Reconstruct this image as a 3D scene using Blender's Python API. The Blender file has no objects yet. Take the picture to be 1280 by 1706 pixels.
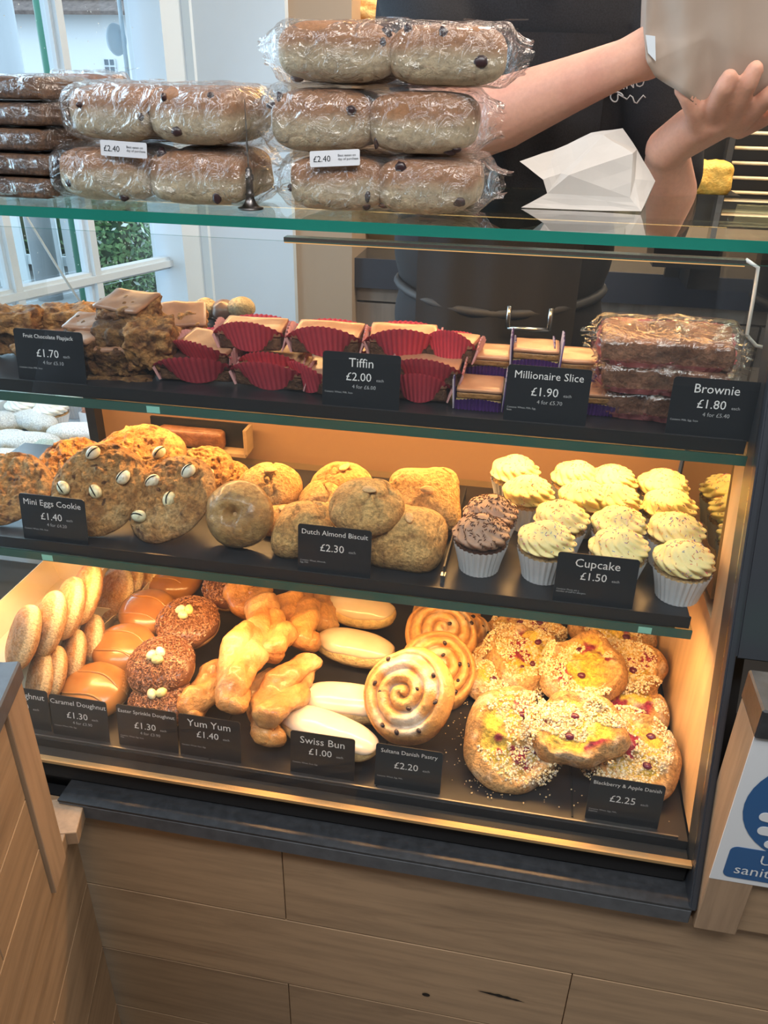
import bpy, bmesh, math, random
import numpy as np
from mathutils import Vector, Matrix, Euler
sc = bpy.context.scene
COL = sc.collection
R = math.radians
rnd = random.Random(7)
nr = np.random.RandomState(11)

# ------------------------------------------------------------------ camera
FPX, CX, CY = 1321., 640., 853.
def _n(v): v = np.array(v, float); return v/np.linalg.norm(v)
def _pd(x, y): return _n([(x-CX)/FPX, -(y-CY)/FPX, -1])
_up = -_pd(590, 3315)
_xr = -_pd(-7800, -27); _xr = _n(_xr-_up*(_xr@_up)); _yr = np.cross(_up, _xr)
ROT = np.stack([_xr, _yr, _up]); CAM = np.array([0, 0, 1.67])
cd = bpy.data.cameras.new('camera'); cam = bpy.data.objects.new('camera', cd); COL.objects.link(cam)
M4 = np.eye(4); M4[:3, :3] = ROT; M4[:3, 3] = CAM
cam.matrix_world = Matrix(M4.tolist())
cd.sensor_fit = 'HORIZONTAL'; cd.sensor_width = 36; cd.lens = 36*FPX/1280; cd.clip_start = .01; cd.clip_end = 200
sc.camera = cam
def onz(x, y, z): d = ROT@_pd(x, y); p = CAM+d*(z-CAM[2])/d[2]; return Vector(p.tolist())     # surveying: where a sight line meets a real plane
def ony(x, y, Y): d = ROT@_pd(x, y); p = CAM+d*(Y-CAM[1])/d[1]; return Vector(p.tolist())
def depth(p): return -(ROT.T@(np.array(p, float)-CAM))[2]
def mpx(px, p): return px*depth(p)/FPX

# ------------------------------------------------------------------ world, exposure, large lights
w = bpy.data.worlds.new('overcast_sky'); sc.world = w; w.use_nodes = True
bg = w.node_tree.nodes['Background']; bg.inputs[0].default_value = (.60, .80, 1, 1); bg.inputs[1].default_value = 2.7
sc.view_settings.view_transform = 'Standard'; sc.view_settings.look = 'None'; sc.view_settings.gamma = 1
sc.view_settings.exposure = 0.0; sc.view_settings.use_curve_mapping = False
sc.cycles.use_denoising = True; sc.cycles.max_bounces = 10; sc.cycles.transparent_max_bounces = 24; sc.cycles.sample_clamp_indirect = 4
def area(name, loc, sx, sy, energy, color, rot=(0, 0, 0), parent=None, spread=None):
    l = bpy.data.lights.new(name, 'AREA'); l.shape = 'RECTANGLE'; l.size = sx; l.size_y = sy; l.energy = energy; l.color = color
    if spread: l.spread = spread
    o = bpy.data.objects.new(name, l); COL.objects.link(o); o.location = loc; o.rotation_euler = rot
    if parent: o.parent = parent
    return o
area('customer_side_fill', (-.5, -.15, 2.66), 2.6, .4, 30, (.90, .95, 1), (R(14), 0, 0))  # fill lamp added under the ceiling for cool light on the fronts
area('shop_ceiling_light', (.2, .1, 2.62), 1.2, .6, 17, (1, .92, .82))
area('staff_side_ceiling_light', (.5, 1.35, 2.62), 1.4, .3, 17, (1, .84, .7))
area('kitchen_fill', (.3, 2.1, 2.62), 1.2, .3, 28, (1, .86, .72))  # fill lamp added to brighten the back counter and cupboards
area('window_daylight', (-1.28, 1.2, 1.75), 1.1, .9, 20, (.55, .80, 1), (0, R(-75), R(-20)))

# ------------------------------------------------------------------ helpers
def _h(i, j, k):
    n = (i*374761393+j*668265263+k*2147483647) & 0xffffffff
    n = ((n ^ (n >> 13))*1274126177) & 0xffffffff
    return ((n ^ (n >> 16)) & 0xffff)/65535.
def vn(p):
    i = np.floor(p).astype(np.int64); f = p-i; u = f*f*(3-2*f); x, y, z = i[..., 0], i[..., 1], i[..., 2]; r = 0
    for a in (0, 1):
        for b in (0, 1):
            for c in (0, 1):
                r = r+_h(x+a, y+b, z+c)*(u[..., 0] if a else 1-u[..., 0])*(u[..., 1] if b else 1-u[..., 1])*(u[..., 2] if c else 1-u[..., 2])
    return r*2-1
def fbm(p, s, oc=3, seed=0):
    p = p*s+seed*17.31; r = 0; a = 1.; t = 0
    for _ in range(oc): r = r+a*vn(p); t += a; a *= .5; p = p*2.03+5.1
    return r/t
def S(x): x = np.clip(x, 0, 1); return x*x*(3-2*x)
def mixc(a, b, t): t = np.clip(np.asarray(t), 0, 1)[..., None]; return np.asarray(a, float)*(1-t)+np.asarray(b, float)*t

def meshobj(name, V, F, mat, parent=None, col=None, smooth=True):
    me = bpy.data.meshes.new(name)
    me.from_pydata([tuple(v) for v in np.nan_to_num(np.asarray(V, float)).tolist()], [], [tuple(int(i) for i in f) for f in F])
    if smooth: me.polygons.foreach_set('use_smooth', [True]*len(me.polygons))
    if mat: me.materials.append(mat)
    if col is not None:
        a = me.color_attributes.new('Col', 'FLOAT_COLOR', 'POINT')
        c = np.ones((len(V), 4)); c[:, :3] = col; a.data.foreach_set('color', c.ravel())
    o = bpy.data.objects.new(name, me); COL.objects.link(o)
    if parent: o.parent = parent
    return o
def surf(nu, nv, fn):
    """closed skin over (u around, v bottom..top) with poles; returns V, F"""
    u = np.arange(nu)/nu*2*np.pi; v = (np.arange(nv)+1)/(nv+1)
    U, W = np.meshgrid(u, v); V = fn(U.ravel(), W.ravel())
    b = fn(np.array([0.]), np.array([0.])); t = fn(np.array([0.]), np.array([1.]))
    V = np.vstack([V, b, t]); nb = nu*nv; F = []
    for j in range(nv-1):
        for i in range(nu):
            k = (i+1) % nu; F.append((j*nu+i, j*nu+k, (j+1)*nu+k, (j+1)*nu+i))
    for i in range(nu):
        k = (i+1) % nu; F.append((nb, k, i)); F.append((nb+1, (nv-1)*nu+i, (nv-1)*nu+k))
    return V, F
def sph(U, W, e=1., ez=1.):
    ph = (W-.5)*np.pi
    def pw(x, k): return np.sign(x)*np.abs(x)**k
    c = pw(np.cos(ph), ez)
    return np.stack([c*pw(np.cos(U), e), c*pw(np.sin(U), e), pw(np.sin(ph), ez)], -1)
def grid(nx, ny, fn, closed=False):
    xs = np.arange(nx)/(nx if closed else nx-1); ys = np.linspace(0, 1, ny); A, B = np.meshgrid(xs, ys); V = fn(A.ravel(), B.ravel()); F = []
    for j in range(ny-1):
        for i in range(nx if closed else nx-1):
            k = (i+1) % nx; F.append((j*nx+i, j*nx+k, (j+1)*nx+k, (j+1)*nx+i))
    return V, F
def rbox(w_, d_, h_, r, n=6, base=True):
    """rounded block from a cube grid, base at z=0"""
    pts = {}; V = []; F = []
    def idx(p):
        k = tuple(np.round(p, 5))
        if k not in pts: pts[k] = len(V); V.append(p)
        return pts[k]
    tt = np.linspace(-1, 1, n+1)
    for ax in range(3):
        for s in (-1, 1):
            a1, a2 = (ax+1) % 3, (ax+2) % 3
            for i in range(n):
                for j in range(n):
                    q = []
                    for (a, b) in ((i, j), (i+1, j), (i+1, j+1), (i, j+1)):
                        p = np.zeros(3); p[ax] = s; p[a1] = tt[a]; p[a2] = tt[b]; q.append(idx(p))
                    F.append(q if s > 0 else q[::-1])
    V = np.array(V); H = np.array([w_/2, d_/2, h_/2]); P = V*H; inner = H-r
    Cc = np.clip(P, -inner, inner); D = P-Cc; L = np.linalg.norm(D, axis=1, keepdims=True); L[L == 0] = 1
    edge = np.abs(V).max(1, keepdims=True)
    P = Cc+D/L*r*(np.linalg.norm(D, axis=1, keepdims=True) > 1e-9)
    if base: P[:, 2] += h_/2
    return P, F
def bmobj(name, bm, mat, parent=None, smooth=False):
    me = bpy.data.meshes.new(name); bm.normal_update(); bm.to_mesh(me); bm.free()
    if smooth: me.polygons.foreach_set('use_smooth', [True]*len(me.polygons))
    if mat: me.materials.append(mat)
    o = bpy.data.objects.new(name, me); COL.objects.link(o)
    if parent: o.parent = parent
    return o
def addbox(bm, x0, x1, y0, y1, z0, z1, m=None):
    vs = [bm.verts.new(((x1 if i & 1 else x0), (y1 if i & 2 else y0), (z1 if i & 4 else z0))) for i in range(8)]
    if m: [setattr(v, 'co', m@v.co) for v in vs]
    for f in ((0, 2, 3, 1), (4, 5, 7, 6), (0, 1, 5, 4), (2, 6, 7, 3), (0, 4, 6, 2), (1, 3, 7, 5)): bm.faces.new([vs[i] for i in f])
def box(name, x0, x1, y0, y1, z0, z1, mat, parent=None, bev=0):
    bm = bmesh.new(); addbox(bm, x0, x1, y0, y1, z0, z1)
    if bev: bmesh.ops.bevel(bm, geom=bm.edges[:], offset=bev, segments=1, affect='EDGES')
    return bmobj(name, bm, mat, parent)
def prism(name, poly, ax, a0, a1, mat, parent=None, bev=0):
    """extrude a 2D polygon; ax='x': poly is (y,z) from x=a0..a1; 'z': poly is (x,y); 'y': poly is (x,z)"""
    bm = bmesh.new()
    def mk(p, a): return (a, p[0], p[1]) if ax == 'x' else ((p[0], p[1], a) if ax == 'z' else (p[0], a, p[1]))
    A = [bm.verts.new(mk(p, a0)) for p in poly]; B = [bm.verts.new(mk(p, a1)) for p in poly]; n = len(poly)
    bm.faces.new(A[::-1]); bm.faces.new(B)
    for i in range(n): bm.faces.new((A[i], A[(i+1) % n], B[(i+1) % n], B[i]))
    bmesh.ops.recalc_face_normals(bm, faces=bm.faces[:])
    if bev: bmesh.ops.bevel(bm, geom=bm.edges[:], offset=bev, segments=2, affect='EDGES')
    return bmobj(name, bm, mat, parent)
def tube(name, pts, r, mat, parent=None, n=8, closed=False):
    pts = [Vector(p) for p in pts]; N = len(pts); V = []; F = []; rr = r if hasattr(r, '__len__') else [r]*N
    up = Vector((0, 0, 1))
    for i, p in enumerate(pts):
        t = (pts[min(i+1, N-1)]-pts[max(i-1, 0)]).normalized()
        a = t.cross(up); a = a.normalized() if a.length > 1e-3 else Vector((1, 0, 0)); b = t.cross(a).normalized(); up = a.cross(t) if abs(t.z) < .9 else up
        for k in range(n):
            q = 2*math.pi*k/n; V.append(tuple(p+(a*math.cos(q)+b*math.sin(q))*rr[i]))
    for i in range(N-1):
        for k in range(n): F.append((i*n+k, i*n+(k+1) % n, (i+1)*n+(k+1) % n, (i+1)*n+k))
    F.append(tuple(range(n))[::-1]); F.append(tuple((N-1)*n+k for k in range(n)))
    return meshobj(name, V, F, mat, parent)
def lathe(name, prof, mat, parent=None, n=24, smooth=True):
    V = []; F = []
    for r, z in prof:
        for k in range(n): q = 2*math.pi*k/n; V.append((r*math.cos(q), r*math.sin(q), z))
    for i in range(len(prof)-1):
        for k in range(n): F.append((i*n+k, i*n+(k+1) % n, (i+1)*n+(k+1) % n, (i+1)*n+k))
    return meshobj(name, V, F, mat, parent, smooth=smooth)
def tag(o, label=None, cat=None, group=None, kind=None):
    if label: o['label'] = label
    if cat: o['category'] = cat
    if group: o['group'] = group
    if kind: o['kind'] = kind
    return o
def thing(name, label, cat, loc=(0, 0, 0), rot=(0, 0, 0), group=None):
    o = bpy.data.objects.new(name, None); o.empty_display_size = .02; COL.objects.link(o); o.location = loc; o.rotation_euler = rot
    return tag(o, label, cat, group)
def setting(o): o['kind'] = 'structure'; return o

# ------------------------------------------------------------------ materials
def nmat(name):
    m = bpy.data.materials.new(name); m.use_nodes = True; nt = m.node_tree; return m, nt, nt.nodes['Principled BSDF']
def ramp(nt, fac, stops):
    r = nt.nodes.new('ShaderNodeValToRGB'); r.color_ramp.elements[0].position = stops[0][0]; r.color_ramp.elements[0].color = (*stops[0][1], 1)
    r.color_ramp.elements[1].position = stops[-1][0]; r.color_ramp.elements[1].color = (*stops[-1][1], 1)
    for p, c in stops[1:-1]: e = r.color_ramp.elements.new(p); e.color = (*c, 1)
    nt.links.new(fac, r.inputs[0]); return r.outputs[0]
def noise(nt, scale, detail=4, co=None, rough=.55, dist=0):
    n = nt.nodes.new('ShaderNodeTexNoise'); n.inputs['Scale'].default_value = scale; n.inputs['Detail'].default_value = detail
    n.inputs['Roughness'].default_value = rough; n.inputs['Distortion'].default_value = dist
    if co is None: co = coords(nt)
    nt.links.new(co, n.inputs['Vector']); return n.outputs['Fac']
def coords(nt, scale=None):
    c = nt.nodes.new('ShaderNodeTexCoord').outputs['Object']
    if scale:
        m = nt.nodes.new('ShaderNodeMapping'); m.inputs['Scale'].default_value = scale; nt.links.new(c, m.inputs[0]); return m.outputs[0]
    return c
def bump(nt, bs, h, strength, dist):
    b = nt.nodes.new('ShaderNodeBump'); b.inputs['Strength'].default_value = strength; b.inputs['Distance'].default_value = dist
    nt.links.new(h, b.inputs['Height']); nt.links.new(b.outputs[0], bs.inputs['Normal'])
def plain(name, c, rough=.6, metal=0, nscale=0, var=.15, bmp=0, coat=0, spec=.5, sss=0, trans=0):
    m, nt, b = nmat(name); b.inputs['Base Color'].default_value = (*c, 1); b.inputs['Roughness'].default_value = rough; b.inputs['Metallic'].default_value = metal
    b.inputs['Coat Weight'].default_value = coat; b.inputs['Coat Roughness'].default_value = .08; b.inputs['Specular IOR Level'].default_value = spec
    if sss: b.inputs['Subsurface Weight'].default_value = sss; b.inputs['Subsurface Radius'].default_value = (1, .5, .3); b.inputs['Subsurface Scale'].default_value = .006
    if nscale:
        f = noise(nt, nscale); c1 = tuple(x*(1-var) for x in c); c2 = tuple(min(1, x*(1+var)) for x in c)
        nt.links.new(ramp(nt, f, [(.3, c1), (.7, c2)]), b.inputs['Base Color'])
        if bmp: bump(nt, b, f, 1, bmp)
    return m
def vcol(name, rough=.5, nscale=120, var=.2, bmp=.001, coat=0, sss=0, coatr=.12, spec=.4):
    """baked goods: colour from the 'Col' attribute, broken up by fine noise"""
    m, nt, b = nmat(name); a = nt.nodes.new('ShaderNodeAttribute'); a.attribute_name = 'Col'
    f = noise(nt, nscale, 6, rough=.65); g = ramp(nt, f, [(.3, (1-var,)*3), (.7, (1+var,)*3)])
    mx = nt.nodes.new('ShaderNodeMix'); mx.data_type = 'RGBA'; mx.blend_type = 'MULTIPLY'; mx.inputs[0].default_value = 1
    nt.links.new(a.outputs['Color'], mx.inputs[6]); nt.links.new(g, mx.inputs[7]); nt.links.new(mx.outputs[2], b.inputs['Base Color'])
    b.inputs['Roughness'].default_value = rough; b.inputs['Coat Weight'].default_value = coat; b.inputs['Coat Roughness'].default_value = coatr; b.inputs['Specular IOR Level'].default_value = spec
    if bmp: bump(nt, b, f, 1, bmp)
    if sss: b.inputs['Subsurface Weight'].default_value = sss; b.inputs['Subsurface Radius'].default_value = (1, .5, .25); b.inputs['Subsurface Scale'].default_value = .004
    return m
def clear(name, tint=(1, 1, 1), f0=.04, rough=.0, bscale=0, bd=.001, haze=0, hazec=(.9, .95, 1), gl=1.0):
    m = bpy.data.materials.new(name); m.use_nodes = True; nt = m.node_tree; nt.nodes.clear(); N = nt.nodes.new; L = nt.links.new
    out = N('ShaderNodeOutputMaterial'); t = N('ShaderNodeBsdfTransparent'); t.inputs[0].default_value = (*tint, 1)
    g = N('ShaderNodeBsdfAnisotropic'); g.inputs['Roughness'].default_value = rough; g.inputs['Color'].default_value = (gl, gl, gl, 1)
    lw = N('ShaderNodeLayerWeight'); lw.inputs[0].default_value = .5
    p = N('ShaderNodeMath'); p.operation = 'POWER'; p.inputs[1].default_value = 4.5; L(lw.outputs['Facing'], p.inputs[0])
    ma = N('ShaderNodeMath'); ma.operation = 'MULTIPLY_ADD'; ma.inputs[1].default_value = 1-f0; ma.inputs[2].default_value = f0; L(p.outputs[0], ma.inputs[0])
    mx = N('ShaderNodeMixShader'); L(ma.outputs[0], mx.inputs[0]); L(t.outputs[0], mx.inputs[1]); L(g.outputs[0], mx.inputs[2]); last = mx.outputs[0]
    if bscale:
        co = N('ShaderNodeTexCoord'); n = N('ShaderNodeTexNoise'); n.inputs['Scale'].default_value = bscale; n.inputs['Detail'].default_value = 4; n.inputs['Distortion'].default_value = 1.5; L(co.outputs['Object'], n.inputs[0])
        b = N('ShaderNodeBump'); b.inputs['Distance'].default_value = bd; b.inputs['Strength'].default_value = 1; L(n.outputs['Fac'], b.inputs['Height']); L(b.outputs[0], g.inputs['Normal']); L(b.outputs[0], lw.inputs['Normal'])
    if haze:
        d = N('ShaderNodeBsdfDiffuse'); d.inputs[0].default_value = (*hazec, 1); m2 = N('ShaderNodeMixShader'); m2.inputs[0].default_value = haze; L(last, m2.inputs[1]); L(d.outputs[0], m2.inputs[2]); last = m2.outputs[0]
    L(last, out.inputs[0]); return m
def emis(name, c, s):
    m = bpy.data.materials.new(name); m.use_nodes = True; nt = m.node_tree; nt.nodes.clear(); e = nt.nodes.new('ShaderNodeEmission'); e.inputs[0].default_value = (*c, 1); e.inputs[1].default_value = s
    o = nt.nodes.new('ShaderNodeOutputMaterial'); nt.links.new(e.outputs[0], o.inputs[0]); return m
def wood(name, c1, c2, axis='x', rough=.5, sc_=1., dark=(.1, .06, .03)):
    m, nt, b = nmat(name); s = {'x': (1.2, 14, 14), 'y': (14, 1.2, 14), 'z': (14, 14, 1.2)}[axis]; s = tuple(v*sc_ for v in s)
    oi = nt.nodes.new('ShaderNodeObjectInfo'); tc = nt.nodes.new('ShaderNodeTexCoord'); va = nt.nodes.new('ShaderNodeVectorMath'); va.operation = 'ADD'
    vm = nt.nodes.new('ShaderNodeVectorMath'); vm.operation = 'SCALE'; vm.inputs[0].default_value = (7, 5, 3); nt.links.new(oi.outputs['Random'], vm.inputs['Scale'])
    nt.links.new(tc.outputs['Object'], va.inputs[0]); nt.links.new(vm.outputs[0], va.inputs[1])
    mp = nt.nodes.new('ShaderNodeMapping'); mp.inputs['Scale'].default_value = s; nt.links.new(va.outputs[0], mp.inputs[0])
    f = noise(nt, 1.0, 8, mp.outputs[0], .65, 1.2); col = ramp(nt, f, [(.28, c2), (.45, c1), (.6, tuple(x*1.06 for x in c1)), (.75, c2)])
    mp2 = nt.nodes.new('ShaderNodeMapping'); mp2.inputs['Scale'].default_value = tuple(v*6 for v in s); nt.links.new(va.outputs[0], mp2.inputs[0])
    f2 = noise(nt, 1.0, 4, mp2.outputs[0]); g2 = ramp(nt, f2, [(.3, (.82,)*3), (.6, (1.04,)*3)])
    mx = nt.nodes.new('ShaderNodeMix'); mx.data_type = 'RGBA'; mx.blend_type = 'MULTIPLY'; mx.inputs[0].default_value = 1; nt.links.new(col, mx.inputs[6]); nt.links.new(g2, mx.inputs[7])
    rv = nt.nodes.new('ShaderNodeMapRange'); rv.inputs[3].default_value = .86; rv.inputs[4].default_value = 1.1; nt.links.new(oi.outputs['Random'], rv.inputs[0])
    m3 = nt.nodes.new('ShaderNodeVectorMath'); m3.operation = 'SCALE'; nt.links.new(mx.outputs[2], m3.inputs[0]); nt.links.new(rv.outputs[0], m3.inputs['Scale'])
    nt.links.new(m3.outputs[0], b.inputs['Base Color']); b.inputs['Roughness'].default_value = rough; bump(nt, b, f2, .4, .0006); return m

OAK = wood('oak_planks', (.385, .26, .155), (.26, .17, .10), 'x')
OAKS = wood('oak_side_planks', (.32, .215, .125), (.22, .145, .085), 'y')
OAKZ = wood('oak_upright', (.34, .23, .145), (.25, .165, .10), 'z')
PALEWOOD = wood('pale_wood_veneer', (.72, .50, .30), (.62, .42, .24), 'z', .4, .5)
GREYWOOD = wood('grey_wood_veneer', (.30, .245, .20), (.24, .19, .155), 'z', .45, .5)
SLATE = plain('black_laminate', (.028, .031, .036), .38, nscale=90, var=.3, bmp=.0002)
TRAY = plain('black_tray_board', (.017, .017, .02), .33, nscale=30, var=.3)
STONE = plain('grey_worktop_edge', (.075, .083, .095), .5, nscale=60, var=.2)
BLACK = plain('black_powder_coat', (.015, .016, .018), .35)
DARKFR = plain('dark_anodised_frame', (.04, .045, .055), .3)
CHROME = plain('brushed_steel', (.55, .55, .55), .25, 1)
WHITEP = plain('white_gloss_paint', (.70, .80, .86), .4)
WALLP = plain('pale_blue_white_wall_paint', (.60, .70, .78), .85, nscale=6, var=.02)
BEIGE = plain('warm_beige_panel', (.40, .30, .21), .6)
CARDM = plain('black_card_laminate', (.016, .018, .022), .28, coat=.2)
INK = plain('white_print', (.78, .78, .78), .6)
INKG = plain('grey_print', (.42, .43, .44), .6)
GLASS = clear('clear_glass', (.985, .995, .99), .035)
GLASSF = clear('front_glass_pane', (.965, .98, .98), .045, haze=.006, hazec=(.7, .8, .9))
GLASST = clear('shelf_glass', (.86, .95, .92), .06)
GEDGE = plain('green_glass_edge', (.02, .27, .21), .12, coat=.6, spec=.8)
GEDGE.node_tree.nodes['Principled BSDF'].inputs['Transmission Weight'].default_value = .35
GEDGE2 = plain('dark_green_glass_edge', (.03, .10, .075), .12, coat=.7, spec=.8)
FILM = clear('cellophane', (.97, .97, .97), .085, .10, 38, .012, haze=.02)
FILM2 = clear('cellophane_crumpled', (.96, .96, .96), .10, .06, 45, .006, haze=.05)
MIRROR = plain('mirror_glass', (.42, .45, .40), .03, 1)
DOUGH = vcol('baked_dough', .48, 110, .26, .004, sss=.05)
CRUMBY = vcol('rough_baked_crumb', .62, 210, .5, .006)
GLAZED = vcol('glazed_pastry', .36, 120, .26, .0035, coat=.45, sss=.05, coatr=.18)
ICING = vcol('soft_icing', .26, 60, .05, .0003, coat=.5, sss=.15, coatr=.15)
CREAM = vcol('piped_buttercream', .5, 200, .06, .0003, sss=.2)
CHOC = vcol('chocolate_coating', .32, 40, .15, .0006, coat=.25, coatr=.2)
SUGARD = vcol('sugared_dough', .6, 330, .4, .0045, sss=.05)
PAPER = plain('white_paper', (.55, .52, .49), .8, nscale=14, var=.05, bmp=.0006)
KRAFT = plain('cream_card_tray', (.74, .60, .42), .7, nscale=30, var=.05)
CASEW = vcol('white_paper_case', .75, 60, .04, 0)
CASER = vcol('red_paper_case', .6, 60, .08, 0)
SKIN = vcol('skin', .5, 160, .06, .0002, sss=.25)
CLOTH = plain('black_cotton', (.013, .014, .018), .9, nscale=400, var=.3, bmp=.0003)
CLOTH2 = plain('black_trouser_cloth', (.012, .013, .018), .85, nscale=300, var=.3, bmp=.0003)

# ------------------------------------------------------------------ room shell
setting(box('floor', -6, 3, -2.6, 3.4, -.05, 0, plain('stone_floor', (.34, .33, .31), .45, nscale=3, var=.15)))
setting(box('ceiling', -3, 3, -2.6, 3.4, 2.7, 2.75, plain('ceiling_paint', (.30, .29, .28), .9)))
setting(box('wall_right', 2.0, 2.1, -2.6, 3.4, 0, 2.7, plain('right_wall_paint', (.33, .29, .26), .9)))
setting(box('wall_back', -1.0, 2.0, 3.0, 3.1, 0, 2.7, plain('back_wall_tan', (.42, .32, .2), .8)))
setting(box('wall_front', -3, 2.1, -2.6, -2.5, 0, 2.7, plain('front_wall_paint', (.12, .115, .11), .8)))
# window wall: runs from the jamb point W0 back towards the camera at an angle
W0 = Vector((-1.03, 2.3, 0)); WD = Vector((-.358, -.934, 0)); WN = Vector((-.934, .358, 0))   # WN points outside
def wm(s, out, z): return W0+WD*s+WN*out+Vector((0, 0, z))
def wbox(name, s0, s1, o0, o1, z0, z1, mat, parent=None):
    bm = bmesh.new(); vs = []
    for z in (z0, z1):
        for (s, o) in ((s0, o0), (s1, o0), (s1, o1), (s0, o1)): vs.append(bm.verts.new(wm(s, o, z)))
    for f in ((3, 2, 1, 0), (4, 5, 6, 7), (0, 1, 5, 4), (1, 2, 6, 5), (2, 3, 7, 6), (3, 0, 4, 7)): bm.faces.new([vs[i] for i in f])
    bmesh.ops.recalc_face_normals(bm, faces=bm.faces[:])
    return bmobj(name, bm, mat, parent)
ww = setting(wbox('wall_left', 0.0, 5.0, .02, .14, 0, .93, WALLP))
wbox('wall_panel', 0, 5.0, .02, .14, 2.05, 2.7, WALLP, ww); wbox('wall_panel', 1.9, 5.0, .02, .14, .93, 2.05, WALLP, ww)
win = setting(wbox('window_1', -.02, 1.9, .0, .10, .90, .96, WHITEP))
wbox('window_head', -.02, 1.9, 0, .10, 1.90, 2.06, WHITEP, win)
wbox('window_jamb', -.045, .03, -.03, .10, .96, 1.9, WHITEP, win)
wbox('window_lining', -.10, -.045, -.06, .10, .96, 2.06, WHITEP, win)
ms = [.045, .305, .55, .80, 1.05, 1.30, 1.55, 1.80]
for s in ms[1:]:
    wbox('window_mullion', s-.010, s+.010, .02, .075, .96, 1.9, WHITEP, win)
    wbox('glazing_bead', s-.018, s+.018, .035, .06, .96, 1.9, WHITEP, win)
for z in (1.195, 1.62):
    wbox('window_rail', .03, 1.82, .018, .078, z-.009, z+.009, WHITEP, win)
    wbox('glazing_bead', .03, 1.82, .032, .062, z-.017, z+.017, WHITEP, win)
for a, b in zip(ms[:-1], ms[1:]):
    for z0, z1 in ((.96, 1.169), (1.221, 1.594), (1.646, 1.9)):
        wbox('window_pane', a+.02, b-.02, .046, .049, z0, z1, GLASS, win)
V = []; F = []
dm = plain('water_droplet', (.85, .93, .97), .1, coat=.8)
for _ in range(420):
    s, z, r = rnd.uniform(.05, 1.0), rnd.uniform(1.22, 1.9), rnd.uniform(.0007, .0019); c = wm(s, .051, z); b = len(V)
    for d in ((1, 0, 0), (-1, 0, 0), (0, 0, 1.3), (0, 0, -1.3)): V.append(tuple(c+(WD*d[0]+Vector((0, 0, d[2])))*r))
    V.append(tuple(c+WN*r)); F += [(b, b+2, b+4), (b+2, b+1, b+4), (b+1, b+3, b+4), (b+3, b, b+4)]
tag(meshobj('raindrops', V, F, dm, win), 'raindrops on the outside of the panes', kind='stuff')
setting(box('wall_rear_left', -1.03, -.70, 2.33, 2.43, 0, 2.7, WALLP))
setting(box('wall_pier', -.70, -.53, 2.36, 2.60, 0, 2.7, BEIGE))
setting(box('wall_rear_side', -.72, -.70, 2.6, 3.0, 0, 2.7, BEIGE))

# ------------------------------------------------------------------ display case carcass
XL, XR = -.86, .2632
ZD, Z3, Z2, ZT = .85, 1.095, 1.307, 1.526
GY = lambda z: .705+(z-.85)*.355          # slanted front glass
case = thing('display_case', 'refrigerated glass bakery display case with three lit shelves and black base', 'display case', (0, 0, 0))
box('base_cabinet', XL, .30, .73, 1.30, 0.0, .815, BLACK, case)
box('deck', XL, .262, .735, 1.24, .815, ZD, TRAY, case)
# ledge below the glass: black kickback, channel coloured gold for the LED reflection
box('base_rail', -.80, XR, .712, .7345, .8045, .838, plain('matt_black', (.012, .012, .013), .7), case, .002)
box('glass_channel', -.80, XR, .703, .712, .8405, .8452, plain('gold_led_reflection', (.55, .36, .17), .5, .6), case)
gp = prism('front_glass', [(GY(.847), .847), (GY(1.507), 1.507), (GY(1.507)+.004, 1.507), (GY(.847)+.004, .847)], 'x', XL, XR, GLASSF, case)
prism('side_glass', [(GY(.85)+.006, .85), (GY(1.507)+.006, 1.507), (1.33, 1.507), (1.24, .85)], 'x', XL+.002, XL+.007, GLASS, case)
# right end: wood lower panel, mirror above, pale strip behind the glass, dark outer frame
prism('end_panel', [(.80, .85), (.86, 1.085), (1.22, 1.085), (1.22, .85)], 'x', .2655, .276, PALEWOOD, case)
prism('end_mirror', [(.905, 1.10), (.96, 1.30), (1.22, 1.30), (1.22, 1.10)], 'x', .2655, .276, MIRROR, case)
prism('end_strip', [(GY(.85)+.043, .85), (GY(1.315)+.040, 1.315), (GY(1.315)+.085, 1.315), (GY(.85)+.098, .85)], 'x', .2650, .277, PALEWOOD, case)
prism('end_frame', [(GY(.80)-.012, .80), (GY(1.52)-.012, 1.52), (GY(1.52)+.038, 1.52), (GY(.80)+.042, .80)], 'x', .2640, .2732, DARKFR, case, .002)
prism('end_frame_outer', [(GY(1.10)-.010, 1.10), (GY(1.52)-.010, 1.52), (GY(1.52)+.05, 1.52), (GY(1.10)+.05, 1.10)], 'x', .2735, .312, DARKFR, case, .002)
prism('end_cover', [(GY(.80)+.05, .80), (GY(1.305)+.05, 1.305), (1.26, 1.305), (1.24, .80)], 'x', .2775, .30, BLACK, case)
prism('side_glass', [(GY(1.31)+.055, 1.306), (GY(1.507)+.055, 1.507), (1.34, 1.507), (1.26, 1.306)], 'x', .280, .285, GLASS, case)
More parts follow.
